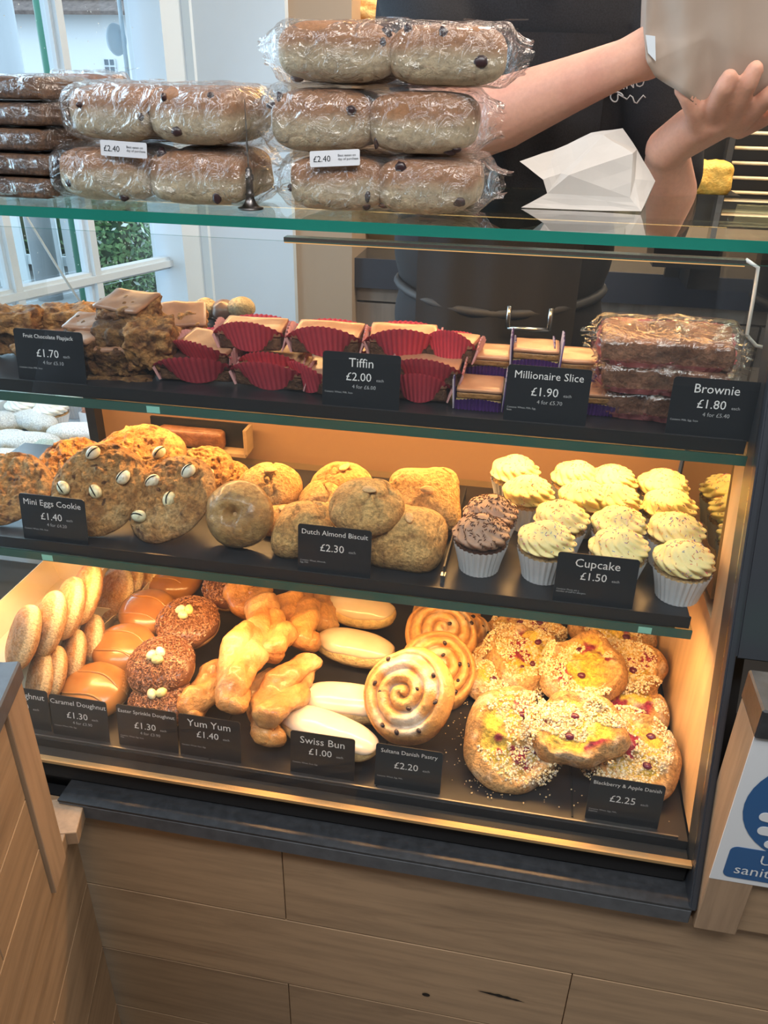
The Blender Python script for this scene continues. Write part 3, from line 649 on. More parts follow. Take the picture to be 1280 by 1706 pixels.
def cookie(p, rot, label, r=.075, h=.018, eggs=4, seed=None, col=((.60, .32, .11), (.32, .145, .045))):
    s = seed or sd(); t = thing('egg_cookie', label, 'cookie', p, rot, 'candy egg cookies')
    def hf(X, Y, rh, th):
        P = np.stack([X, Y, 0*X], -1); return (h*(.72+.30*(1-rh**2))+np.abs(fbm(P, 60, 4, s))*.017-.004+fbm(P, 150, 3, s)*.005)*np.sqrt(np.clip(1-rh**9, .05, 1))
    V, F, rh, th = disc_h(r, r*.96, hf, 56, 110, seed=s, wob=.07)
    n1 = fbm(V, 70, 4, s+1); c = mixc(col[0], col[1], S(.35+n1*1.2)); c = mixc(c, (.62, .43, .20), S(fbm(V, 26, 3, s+2)*2)*.7); c = mixc(c, (.22, .10, .04), S((rh-.86)*6)*.5); c = mixc(c, (.12, .05, .02), S(fbm(V, 95, 2, s+6)*6-2.6))
    meshobj('cookie_dough', V, F, CRUMBY, t, c)
    cs = [(.80, .76, .50), (.78, .80, .66), (.86, .80, .62), (.74, .74, .52)]
    for i in range(eggs):
        a = i*6.283/eggs+s*1.3; q = rnd.uniform(.45, .72) if i else .2
        egg(t, (q*r*math.cos(a), q*r*math.sin(a), h*1.08), cs[i % 4], .0088, (rnd.uniform(-.3, .3), 0, rnd.uniform(0, 3)), True)
    return t
def biscuit(p, rot, label, r=.052, h=.042, nut=True, hollow=False, square=False):
    s = sd(); t = thing('almond_biscuit', label, 'biscuit', p, rot, 'dutch almond biscuits')
    e = .6 if square else 1.
    def hf(X, Y, rh, th):
        P = np.stack([X, Y, 0*X], -1); cr = np.abs(fbm(P, 30, 3, s)); z = h*(.30+.70*np.clip(1-rh**2.2, 0, 1)**.7)+fbm(P, 60, 3, s+1)*.0028-.0042*np.exp(-(cr/.045)**2)
        if hollow: z = h*(.30+.62*np.sin(np.clip(rh, 0, 1)**.85*np.pi)**.8)+fbm(P, 50, 3, s+1)*.004
        return z
    V, F, rh, th = disc_h(r, r*.96, hf, 44, 90, seed=s, wob=.05)
    if square: th_ = np.arctan2(V[:, 1], V[:, 0]); k = (np.abs(np.cos(th_))**4+np.abs(np.sin(th_))**4)**-.25; V[:, 0] *= k; V[:, 1] *= k
    cr = np.abs(fbm(V*np.array([1, 1, 0]), 30, 3, s)); c = mixc((.60, .33, .11), (.74, .47, .18), S(.5+fbm(V, 50, 3, s+3))); c = mixc(c, (.34, .17, .06), np.exp(-(cr/.03)**2)*.7+S((rh-.9)*8)*.5)
    c = c*(.62 if hollow else 1)
    meshobj('biscuit_dough', V, F, CRUMBY if not hollow else GLAZED, t, c)
    if nut:
        def fn(U, W): q = sph(U, W); q[:, 0] *= .0105*(1-.25*q[:, 0]); q[:, 1] *= .0062; q[:, 2] *= .0026; return q
        V, F = surf(14, 8, fn); o = meshobj('almond', V, F, DOUGH, t, np.full((len(V), 3), (.72, .46, .22))); o.location = (.004, -.002, h*(.62 if hollow else 1.0)+.0015); o.rotation_euler = (0, .1, s)
        if hollow: o.scale = (.7, .9, 1); o.location = (0, 0, h*.46)
    return t
def pleated(parent, name, rx, ry, h, mat, c_out, c_in, flare=1.25, pleats=34, depth_=.0016, hfun=None, z0=0, floor=True, e=1.):
    n = pleats*4; ny = 7
    def fn(A, B):
        U = A*2*np.pi; hh = (hfun(U) if hfun else 1.)*h; k = 1+(flare-1)*B**1.2; c_, s_ = np.cos(U), np.sin(U)
        x = np.sign(c_)*np.abs(c_)**e*rx*k; y = np.sign(s_)*np.abs(s_)**e*ry*k; d = depth_*np.cos(U*pleats)*(.35+.65*B); L = np.hypot(x, y); return np.stack([x*(1+d/L), y*(1+d/L), z0+hh*B+0*U], -1)
    V, F = grid(n, ny, fn, True)
    if floor: F.append(tuple(range(n))[::-1])
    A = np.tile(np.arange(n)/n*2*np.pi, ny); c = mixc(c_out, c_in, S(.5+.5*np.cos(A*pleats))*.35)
    o = meshobj(name, V, F, mat, parent, c, False)
    return o
def cupcake(p, rot, label, kind='vanilla', r=.031, group='iced cupcakes'):
    s = sd(); t = thing('cupcake', label, 'cupcake', p, rot, group); H = .040
    pleated(t, 'paper_case', r*.78, r*.78, H, CASEW, (.72, .74, .76), (.62, .64, .68), 1.34, 30, .0012)
    spc = (.10, .04, .02) if kind == 'chocolate' else (.62, .42, .2)
    def sf(U, W): q = sph(U, W); return q*np.array([r*.98, r*.98, .010])*(1+.06*fbm(q, 4, 2, s))[:, None]+np.array([0, 0, H-.003])
    V, F = surf(28, 10, sf); meshobj('sponge', V, F, CRUMBY, t, np.full((len(V), 3), spc))
    k = 12; tw = rnd.uniform(1.5, 2.1)
    def prof(W): return np.where(W < .18, .84+.16*np.sin(W/.18*np.pi/2), np.clip(np.cos((W-.18)/.82*np.pi/2), 0, 1)**.72)
    def ff(U, W):
        lay = .5+.5*np.cos(2*np.pi*(W*2.1-U/(2*np.pi))); R_ = r*1.02*prof(W)*(.93+.09*lay); rid = .125*np.abs(np.sin((U*k/2+tw*6*W)))**.8*np.clip((1-W)*3, 0, 1)
        x = R_*(1+rid)*np.cos(U); y = R_*(1+rid)*np.sin(U); z = H+.002+.036*W**.92+.0025*lay*(1-W); return np.stack([x+.003*W**3*math.cos(s), y+.003*W**3*math.sin(s), z], -1)
    V, F = surf(120, 34, ff); base = {'vanilla': (.88, .76, .36), 'chocolate': (.42, .27, .19), 'white': (.86, .86, .80)}[kind]
    meshobj('frosting', V, F, CREAM, t, np.tile(base, (len(V), 1))*(1+.05*fbm(V, 60, 2, s))[:, None])
    if kind != 'white':
        cols = [(.75, .12, .18), (.85, .35, .10), (.25, .12, .35), (.9, .5, .55), (.15, .25, .5), (.5, .2, .1)] if kind == 'vanilla' else [(.07, .025, .012), (.11, .04, .02)]
        def f():
            W = rnd.random()**.8*.85+.1; U = rnd.uniform(0, 6.28); q = ff(np.array([U]), np.array([W]))[0]; return tuple(q), (math.cos(U)*.6, math.sin(U)*.6, .8)
        rods(110 if kind == 'vanilla' else 260, f, .0034 if kind == 'vanilla' else .0042, .00045 if kind == 'vanilla' else .0007, SPR, cols, t, 'sprinkles')
    return t
def chunk(name, parent, w_, d_, h_, col1, col2, seed, mat=CRUMBY, amp=.004, rr=.006, n=14, fs=50):
    V, F = rbox(w_, d_, h_, rr, n); D = fbm(V, fs, 4, seed)*amp; c0 = np.array([0, 0, h_/2]); N = V-c0; N /= np.linalg.norm(N, axis=1, keepdims=True)+1e-9; V = V+N*D[:, None]
    c = mixc(col1, col2, S(.5+1.2*fbm(V, 90, 4, seed+2))); return meshobj(name, V, F, mat, parent, c)
def slab_top(name, parent, w_, d_, h_, z, c1, c2, seed, mat=CHOC, amp=.0012):
    V, F = rbox(w_, d_, h_, min(.0028, h_*.45), 12); V[:, 2] += z; V[:, 2] += fbm(V*np.array([1, 1, 0]), 40, 3, seed)*amp; V[:, :2] *= (1+.02*fbm(V*np.array([1, 1, 0]), 30, 2, seed)[:, None])
    return meshobj(name, V, F, mat, parent, mixc(c1, c2, S(.5+fbm(V, 60, 3, seed))))
def oblong_case(t, w_, d_, h, mat, co, ci, sides=(.55, 1.0)):
    def hf(U): return sides[0]+(sides[1]-sides[0])*np.abs(np.sin(U))**1.3
    return pleated(t, 'paper_case', w_/2*1.03, d_/2*1.05, h, mat, co, ci, 1.16, 34, .0014, hf, 0, True, .55)
def tiffin(p, rot, label, w_=.082, d_=.05, h=.026, dark=False):
    s = sd(); t = thing('tiffin_slice', label, 'cake slice', p, rot, 'tiffin slices in red paper cases')
    chunk('biscuit_base', t, w_, d_, h*.72, (.10, .042, .02), (.22, .10, .045), s, CRUMBY, .002, .003, 12)
    if dark: slab_top('chocolate_top', t, w_*1.01, d_*1.02, h*.3, h*.70, (.085, .035, .028), (.11, .05, .04), s)
    else: slab_top('chocolate_top', t, w_*1.01, d_*1.02, h*.3, h*.70, (.36, .17, .09), (.42, .21, .12), s)
    def flap(A, B, yy=-1, up=.021, k=1.):
        x = 2*A-1; zb = .017*x**2-.001; zt = .0175+up*(1-np.abs(x)**2.2)**.8; z = zb+(zt-zb)*B; X = x*w_*.60*(.82+.18*B); pl = .0016*np.cos(x*46)*(.3+.7*B)
        return np.stack([X, yy*(d_/2+.003+.009*B+pl)-yy*.016*np.abs(x)**2.5, z], -1)
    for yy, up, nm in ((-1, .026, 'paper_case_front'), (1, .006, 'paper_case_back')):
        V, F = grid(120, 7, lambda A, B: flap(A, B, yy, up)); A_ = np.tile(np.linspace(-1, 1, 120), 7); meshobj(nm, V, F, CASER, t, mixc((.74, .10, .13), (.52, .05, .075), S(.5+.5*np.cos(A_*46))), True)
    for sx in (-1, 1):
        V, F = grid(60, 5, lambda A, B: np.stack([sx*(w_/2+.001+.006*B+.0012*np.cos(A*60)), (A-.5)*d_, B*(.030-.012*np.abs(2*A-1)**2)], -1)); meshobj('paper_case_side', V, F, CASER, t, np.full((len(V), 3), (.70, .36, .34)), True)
    return t
def millionaire(p, rot, label, w_=.062, d_=.055):
    s = sd(); t = thing('millionaire_slice', label, 'cake slice', p, rot, 'millionaire slices in purple paper cases')
    chunk('shortbread', t, w_, d_, .014, (.55, .38, .16), (.42, .27, .10), s, CRUMBY, .0018, .003, 10)
    slab_top('caramel', t, w_*.99, d_*.99, .009, .0135, (.36, .17, .05), (.42, .21, .07), s, GLAZED)
    slab_top('chocolate_top', t, w_*1.01, d_*1.01, .005, .022, (.38, .18, .095), (.44, .22, .12), s)
    for sx in (-1, 1):
        def fn(A, B, sx=sx):
            y = (A-.5)*d_*1.05; z = B*.044*(1-.12*np.abs(2*A-1)); return np.stack([sx*(w_/2+.0018+.0012*np.cos(A*80)+.002*B), y, z], -1)
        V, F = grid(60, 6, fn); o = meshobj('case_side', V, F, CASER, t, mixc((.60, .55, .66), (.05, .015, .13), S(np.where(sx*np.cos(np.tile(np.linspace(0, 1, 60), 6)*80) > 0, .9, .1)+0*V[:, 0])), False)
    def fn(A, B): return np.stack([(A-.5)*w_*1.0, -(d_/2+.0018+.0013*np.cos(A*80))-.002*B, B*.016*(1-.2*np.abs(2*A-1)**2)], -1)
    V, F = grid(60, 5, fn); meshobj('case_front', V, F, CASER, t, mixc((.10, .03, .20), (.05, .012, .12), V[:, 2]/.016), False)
    return t
FILM3 = clear('thin_cellophane', (.98, .98, .98), .06, .12, 30, .006)
def film_wrap(parent, w_, d_, h_, seed, flare=.028, mat=None):
    """cellophane sleeve hugging a block, crimped and fanned out at both ends"""
    def fn(A, B):
        U = A*2*np.pi; x = (B*2-1); e = np.clip((np.abs(x)-.80)/.20, 0, 1); cx_ = np.sign(x)*(w_/2*(np.minimum(np.abs(x)/.80, 1))+e*flare)
        k = (1-.50*np.sin(e*np.pi/2)); c_, s_ = np.cos(U), np.sin(U); yy = np.sign(c_)*np.abs(c_)**.55*d_/2*k; zz = np.sign(s_)*np.abs(s_)**.6*h_/2*(k-.10*e)
        P = np.stack([cx_, yy, zz], -1); a = fbm(P, 24, 3, seed)*.0065+fbm(P, 75, 2, seed+2)*.0022; a = a+np.sin(U*9+seed)*e*.005; L = np.linalg.norm(P[:, 1:], axis=1)+1e-6
        P[:, 1] *= 1+a/L; P[:, 2] *= 1+a/L; P[:, 0] += e*fbm(P, 60, 2, seed+5)*.014; P[:, 2] = np.maximum(P[:, 2], -h_/2-.002)
        P[:, 2] += h_/2; return P
    V, F = grid(72, 44, fn, True); o = meshobj('film_sleeve', V, F, mat or FILM, parent); o.data.polygons.foreach_set('use_smooth', [True]*len(o.data.polygons))
    # crease ridges that catch the light
    VV = []; FF = []; r2 = random.Random(seed)
    for _ in range(26):
        x = r2.uniform(-w_/2, w_/2); u = r2.uniform(-.4, 3.3); L = r2.uniform(.01, .05); an = r2.uniform(-.9, .9); b = len(VV); pts = []
        for q in np.linspace(0, 1, 6):
            uu = u+math.sin(an)*L*q*14; xx = x+math.cos(an)*L*q; c_, s_ = math.cos(uu+math.pi/1), math.sin(uu)
            y = -abs(math.cos(uu))**.55*d_/2*1.03 if math.cos(uu) > 0 else abs(math.cos(uu))**.55*d_/2*1.03; z = np.sign(s_)*abs(s_)**.6*h_/2*1.04+h_/2; pts.append((xx, y, z))
        for q in pts: VV += [(q[0]-.0005, q[1]-.0004, q[2]), (q[0]+.0005, q[1]-.0022, q[2]+.0014)]
        for i in range(5): FF.append((b+2*i, b+2*i+1, b+2*i+3, b+2*i+2))
    tag(meshobj('film_creases', VV, FF, FILM2, parent), kind='stuff')
    return o
def bun_pack(p, rot, label, w_=.245, d_=.20, h=.075, n=2, group='wrapped teacake packs', rs=9):
    s = sd(); t = thing('bun_pack', label, 'bread', p, rot, group); bw = w_/n; bd = d_/2
    for i in range(n):
        for j in range(2):
            k = sd()
            def fn(U, W, k=k):
                q = sph(U, W, .48, .62)*np.array([bw/2*1.04, bd/2*1.03, h/2]); q *= (1+.10*fbm(q, 18, 4, k))[:, None]; q[:, 2] = q[:, 2]*.97+h/2; return q
            V, F = surf(44, 26, fn); zz = V[:, 2]/h; side = S((.66-zz)*5+fbm(V, 30, 3, k)*.5)
            c = mixc((.34, .16, .07), (.50, .41, .27), side); c = mixc(c, (.24, .10, .045), S((zz-.78)*4)*.6); c = mixc(c, (.40, .35, .25), S(fbm(V, 40, 3, k+2)*1.6)*side*.55)
            o = meshobj('bun', V, F, DOUGH, t, c); o.location = ((i-(n-1)/2)*bw, (j-.5)*bd, 0)
            if j == 0:
                r2 = random.Random(k)
                for _ in range(3):
                    U, W = r2.uniform(3.4, 6.0), r2.uniform(.16, .8); q = fn(np.array([U]), np.array([W]))[0]*np.array([.985, .985, 1])
                    m = sd()
                    def gn(U2, W2): qq = sph(U2, W2); return qq*(1+.3*fbm(qq, 2, 2, m))[:, None]*.0055
                    V2, F2 = surf(10, 7, gn); rz = meshobj('raisin', V2, F2, CHOC, o, np.full((len(V2), 3), (.035, .018, .02))); rz.location = tuple(q); rz.scale = (r2.uniform(.6, 1.7), r2.uniform(.6, 1.2), r2.uniform(.6, 1.4))
    film_wrap(t, w_*1.03, d_*1.05, h*1.04, s)
    return t
def price_sticker(p, rot, label, parent=None):
    t = thing('price_sticker', label, 'label', p, rot)
    prism('sticker', rrect(.062, .018, .002), 'y', 0, .0008, plain('sticker_white', (.62, .63, .66), .5) if not bpy.data.materials.get('sticker_white') else bpy.data.materials['sticker_white'], t)
    o = bmobj('lettering', text_geo([('£2.40', .0098, -.027, .0055, 'LEFT'), ('Best eaten on\nday of purchase', .0040, .004, .0105, 'LEFT')]), CARDM, t); o.location = (0, -.0004, 0)
    return t

# ================================================================== PLACING THE GOODS
FIRST_GOOD = set(o.name for o in sc.objects)
def at(px, py, zc, h, tilt=0, spin=0, yaw=0, tz=0):
    """origin and rotation of a thing whose middle stands at height zc on the sight line of a surveyed point"""
    m = Matrix.Rotation(R(yaw), 3, 'Z')@Matrix.Rotation(R(tilt), 3, 'X')@Matrix.Rotation(R(tz), 3, 'Y')@Matrix.Rotation(R(spin), 3, 'Z')
    c = onz(px, py, zc); return c-m@Vector((0, 0, h/2)), m.to_euler()
# ---- deck: doughnuts in card trays
def card_tray(a, b, wd, z, hgt, label, tilt=0):
    a, b = Vector(a), Vector(b); a.z = b.z = z; d = (b-a); L = d.length; yaw = math.atan2(d.y, d.x); t = thing('card_tray', label, 'tray', a, (0, 0, yaw))
    t.rotation_euler = (0, R(-tilt), yaw)
    th = .0014; fl = wd*.12
    prism('tray_base', [(0, -wd/2+.008), (L, -wd/2+.008), (L, wd/2-.008), (0, wd/2-.008)], 'z', 0, th, KRAFT, t)
    for s in (-1, 1):
        prism('tray_side', sorted([(s*(wd/2-.008), 0), (s*(wd/2-.008+th), 0)])+sorted([(s*(wd/2+fl+th), hgt), (s*(wd/2+fl), hgt)], reverse=True), 'x', -.008, L+.008, KRAFT, t)
    for x, s in ((0, -1), (L, 1)):
        bm = bmesh.new(); A = [(x, -wd/2+.008, 0), (x, wd/2-.008, 0), (x+s*.008, wd/2+fl, hgt*.9), (x+s*.008, -wd/2-fl, hgt*.9)]
        v0 = [bm.verts.new(q) for q in A]; v1 = [bm.verts.new((q[0]+s*th, q[1], q[2])) for q in A]
        bm.faces.new(v0); bm.faces.new(v1[::-1])
        for i in range(4): bm.faces.new((v0[i], v1[i], v1[(i+1) % 4], v0[(i+1) % 4]))
        bmesh.ops.recalc_face_normals(bm, faces=bm.faces[:]); bmobj('tray_end', bm, KRAFT, t)
    return t, yaw
# lower front tray
a = onz(52, 1180, ZD+.004); b = onz(190, 1060, ZD+.004)
tr, yw = card_tray(a+Vector((-.045, .0, 0)), b+Vector((-.045, .02, 0)), .078, ZD+.002, .040, 'cream card tray of jam doughnuts, lower one behind the left price cards')
for i, (px, py) in enumerate([(50, 1150), (86, 1123), (119, 1094), (150, 1066)]):
    p, r_ = at(px, py, ZD+.047, .036, 66, i*40, -55); jam_doughnut(p, r_, 'sugared jam doughnut standing in the lower card tray, %s' % ['nearest the oak post', 'second from the oak post', 'third from the oak post', 'furthest from the oak post'][i], .042, .034)
a = onz(30, 1128, ZD+.060); b = onz(165, 990, ZD+.060)
tr, yw2 = card_tray(a+Vector((-.035, -.01, 0)), b+Vector((-.045, .02, 0)), .088, ZD+.066, .040, 'cream card tray of jam doughnuts, stacked on top at the left end')
for i, (px, py) in enumerate([(40, 1062), (82, 1040), (115, 1013), (143, 990)]):
    p, r_ = at(px, py, ZD+.115, .038, 62, i*50, -58); jam_doughnut(p, r_, 'sugared jam doughnut standing in the upper card tray, %s' % ['foremost at the picture edge', 'second from the front', 'third from the front', 'hindmost'][i], .049, .040)
a = onz(150, 1075, ZD+.004); b = onz(262, 960, ZD+.004)
tr, yw3 = card_tray(a+Vector((.0, .05, 0)), b+Vector((-.02, .04, 0)), .085, ZD+.002, .055, 'cream card tray of jam doughnuts, rear one under the shelf edge')
for i, (px, py) in enumerate([(190, 990), (208, 965), (236, 950)]):
    p, r_ = at(px, py, ZD+.055, .036, 55, i*50, -40); jam_doughnut(p, r_, 'sugared jam doughnut in the rear card tray, %s' % ['in front', 'in the middle', 'at the back'][i], .047, .036)
# caramel and sprinkle doughnuts
for px, py, zc, r, til, lab in [(292, 966, .045, .046, 8, 'caramel doughnut at the very back below the shelf edge'), (247, 1022, .055, .046, 12, 'caramel doughnut behind, with a bright highlight, beside the rear card tray'),
                            (208, 1082, .045, .047, 10, 'caramel doughnut in the middle, left of the middle sprinkle doughnut'), (160, 1152, .026, .047, 12, 'caramel doughnut at the front, above its price card')]:
    p, r_ = at(px, py, ZD+zc, .048, til, rnd.uniform(0, 360)*0-25, 10); caramel_doughnut(p, r_, lab, r)
for px, py, zc, r, til, lab in [(385, 982, .050, .048, 8, 'sprinkle doughnut at the back, half hidden by a yum yum'), (314, 1040, .060, .050, 14, 'chocolate sprinkle doughnut behind with three eggs, under the shelf edge'),
                            (262, 1188, .022, .046, 14, 'chocolate sprinkle doughnut at the front behind the price cards'), (270, 1112, .058, .050, 18, 'chocolate sprinkle doughnut in the middle, pale ring showing')]:
    p, r_ = at(px, py, ZD+zc, .044, til, rnd.uniform(0, 360), -5); easter_doughnut(p, r_, lab, r)
# yum yums: (px, py, zc, yaw, tilt, L, w)
for px, py, zc, yaw, tz, L, wd, lab in [
    (528, 1010, .030, -60, 0, .14, .030, 'yum yum at the back right, beside the rear iced bun'), (345, 1150, .030, -100, 0, .125, .028, 'yum yum at the lower left, beside the sprinkle doughnuts'),
    (440, 1205, .022, -75, 0, .15, .030, 'yum yum at the bottom of the heap behind its price card'), (500, 1035, .060, -65, 0, .14, .033, 'yum yum lying upper right on the heap'),
    (478, 1150, .055, 78, 0, .15, .031, 'yum yum with an open twist, lower right on the heap'), (415, 985, .060, 120, 0, .13, .034, 'yum yum at the back left, below the shelf edge'),
    (445, 1045, .085, 118, 0, .145, .034, 'bright golden yum yum across the top of the heap'), (393, 1125, .085, -82, 8, .165, .030, 'long golden yum yum standing foremost on the heap')]:
    p, r_ = at(px, py, ZD+zc, wd*1.5, 0, 0, yaw, tz); yum_yum(p, r_, lab, L, wd)
for px, py, zc, yaw, L, lab in [(600, 1018, .030, -6, .125, 'white iced bun at the back, brown specks on its side'), (592, 1080, .032, -8, .130, 'white iced bun second from the back'),
                            (580, 1172, .027, 2, .145, 'white iced bun partly under the big sultana swirl'), (543, 1238, .027, -16, .150, 'white iced bun at the front behind its price card')]:
    p, r_ = at(px, py, ZD+zc, .048, 0, 0, yaw); swiss_bun(p, r_, lab, L, .060)
for px, py, zc, r, tl, yaw, tz, lab in [(745, 1015, .040, .060, 10, 0, 0, 'sultana swirl at the back, under the shelf edge'), (770, 1060, .020, .052, 10, -20, 10, 'sultana swirl at the bottom right of its row, mostly hidden'),
                            (738, 1052, .058, .058, 24, -8, 12, 'sultana swirl behind the big one, white glaze and dark fruit'), (733, 1118, .045, .060, 32, -5, 25, 'sultana swirl leaning under the foremost one'),
                            (677, 1158, .085, .066, 46, -16, -6, 'big sultana swirl leaning foremost, facing the glass')]:
    p, r_ = at(px, py, ZD+zc, .030, tl, 40, yaw, tz); swirl(p, r_, lab, r)
for px, py, zc, r, ry, tl, yaw, tz, lab in [(880, 1045, .030, .062, .05, 8, 0, 0, 'fruit danish at the back left, under the shelf edge'), (1035, 1050, .040, .062, .05, 8, 0, 0, 'fruit danish at the back right, smooth dough side up'),
    (1080, 1180, .022, .068, .055, 10, -40, 0, 'fruit danish against the wood end panel, lower layer'), (845, 1120, .030, .062, .058, 14, 20, 0, 'fruit danish left of the heap with a yellow custard edge'),
    (868, 1085, .050, .058, .055, 14, 20, 0, 'fruit danish upper left of the heap, pale crumbs'), (1065, 1112, .058, .062, .046, 20, -20, 0, 'fruit danish upper right with a purple berry at its edge'),
    (975, 1110, .068, .064, .058, 25, -20, 0, 'fruit danish with a folded dough stripe in the middle of the heap'),
    (1055, 1258, .028, .066, .060, 22, -22, 0, 'fruit danish front right, above its price card'), (862, 1240, .035, .064, .066, 30, 20, 0, 'fruit danish front left, dusted white at its lower edge'),
    (955, 1212, .075, .066, .052, 30, -8, 0, 'bright yellow fruit danish on top at the front')]:
    p, r_ = at(px, py, ZD+zc, .034, tl, rnd.uniform(-20, 20), yaw, tz); fruit_danish(p, r_, lab, r, ry)
def scatter():
    q = onz(rnd.gauss(780, 35), rnd.gauss(1215, 55), ZD+.002) if rnd.random() < .7 else onz(rnd.uniform(780, 1120), rnd.uniform(1300, 1385), ZD+.002)
    if q.y < .752: q.y = .752+rnd.random()*.03
    q.x = min(q.x, .25); return tuple(q), (0, 0, 1)
o = crumbs(190, scatter, .0011, [(.75, .6, .35), (.6, .45, .25)], None, 'pastry_crumbs'); tag(o, 'loose pastry crumbs scattered on the black tray around the danishes', 'crumbs')

# ---- shelf 3
for px, py, zc, r, tl, yaw, spin, ne, lab in [(-12, 842, .025, .066, 30, 10, 0, 0, 'candy egg cookie cut by the left picture edge'), (115, 790, .022, .062, 25, 0, 90, 0, 'candy egg cookie at the back left, only its orange rim showing'),
    (374, 806, .018, .040, 30, -20, 0, 0, 'small candy egg cookie behind, next to the biscuits'), (330, 792, .032, .055, 32, -12, 40, 2, 'candy egg cookie right of the big rear one'),
    (222, 760, .058, .080, 22, -5, 200, 2, 'big bright candy egg cookie lying at the top rear'), (258, 862, .040, .072, 36, -24, 130, 4, 'candy egg cookie leaning in front, right of its price card'),
    (128, 846, .048, .074, 38, 8, 60, 4, 'brown candy egg cookie leaning foremost, above its price card')]:
    p, r_ = at(px, py, T3+zc, .018, tl, spin, yaw); cookie(p, r_, lab, r, .018, ne)
for px, py, zc, r, h, tl, yaw, kw, lab in [(468, 862, .016, .036, .03, 0, 0, {}, 'small piece of almond biscuit low between the biscuits'), (448, 803, .040, .050, .045, 12, 0, {}, 'domed almond biscuit behind the glossy ring-shaped one'),
    (570, 800, .040, .050, .045, 8, 0, {}, 'domed almond biscuit in the rear row, middle'), (545, 828, .028, .046, .042, 8, 0, {'nut': False}, 'almond biscuit tucked under the top one'),
    (707, 840, .035, .052, .045, 38, 12, {'square': True}, 'bright almond biscuit leaning at the right beside the cupcakes'), (505, 893, .026, .046, .050, 14, 8, {'square': True, 'nut': False}, 'square almond biscuit at the front left of its price card'),
    (678, 895, .030, .052, .054, 16, -4, {'square': True}, 'square almond biscuit at the front right of its price card'), (608, 838, .080, .050, .042, 16, 0, {}, 'brown almond biscuit on top of the others'),
    (388, 870, .042, .048, .040, 62, -6, {'hollow': True}, 'glossy brown almond biscuit standing on edge with a dented middle')]:
    p, r_ = at(px, py, T3+zc, h, tl, 0, yaw); biscuit(p, r_, lab, r, h, **kw)
rowsC = [(853, 838, 'rearmost row, leftmost'), (953, 846, 'rearmost row, second from left'), (1047, 854, 'rearmost row, third from left'), (1140, 864, 'rearmost row, next to the mirror'),
         (874, 878, 'second row from the back, leftmost'), (966, 886, 'second row from the back, second from left'), (1057, 892, 'second row from the back, third from left'), (1147, 900, 'second row from the back, at the mirror'),
         (927, 926, 'third row from the back, left one'), (1027, 934, 'third row from the back, middle one'), (1132, 945, 'third row from the back, right one'),
         (902, 963, 'front row, left of its price card'), (1022, 972, 'front row, behind its price card'), (1130, 992, 'front row at the right corner')]
for i, (px, py, w_) in enumerate(rowsC):
    yr = (1.108, 1.040, .971, .904)[0 if i < 4 else 1 if i < 8 else 2 if i < 11 else 3]-(.012 if i == 13 else 0)
    q = ony(px, py, yr); q.z = T3+.0005; q.x = (min(q.x, .221) if i not in (2, 6, 9, 12) else min(q.x, .148))
    cupcake(q, (R(rnd.uniform(-3, 3))*0, 0, rnd.uniform(0, 6)), 'vanilla cupcake with coloured sprinkles, '+w_, 'vanilla', rnd.uniform(.0325, .0338), 'vanilla cupcakes on the lowest shelf')
for px, py, w_ in [(813, 910, 'behind the other chocolate one'), (797, 950, 'in front, nearest the glass')]:
    q = ony(px, py, .966 if py < 920 else .902); q.z = T3+.0005; cupcake(q, (0, 0, 1), 'chocolate cupcake with brown flakes, '+w_, 'chocolate', .0335, 'chocolate cupcakes')
a = onz(737, 968, T3+.003); b = onz(776, 824, T3+.003)
d = thing('tray_divider', 'thin black and steel divider between biscuits and cupcakes', 'divider', (a.x, a.y+.002, T3), (0, 0, math.atan2(b.y-a.y, b.x-a.x))); box('blade', .01, .25, -.001, .001, 0, .018, BLACK, d); box('end_plate', 0, .009, -.0028, .0028, 0, .010, CHROME, d)
bd = thing('bread_tray', 'dark wooden tray holding a brown loaf at the back of the lowest shelf', 'tray', onz(305, 775, T3+.002)+Vector((0, 0, 0)), (0, 0, 0)); bd.location.y = 1.185; bd.location.z = T3
box('tray_floor', -.09, .09, -.012, .02, 0, .006, OAKS, bd); box('tray_side', .088, .094, -.012, .02, 0.006, .05, OAKS, bd); box('tray_back', -.09, .088, .014, .02, .006, .05, BLACK, bd)
p = bd.location+Vector((-.01, -.0, .007)); lf = chunk('brown_loaf', None, .12, .024, .035, (.22, .09, .04), (.13, .05, .02), sd(), GLAZED, .002, .010); lf.location = p; tag(lf, 'brown loaf lying in the dark wooden tray at the back', 'bread')

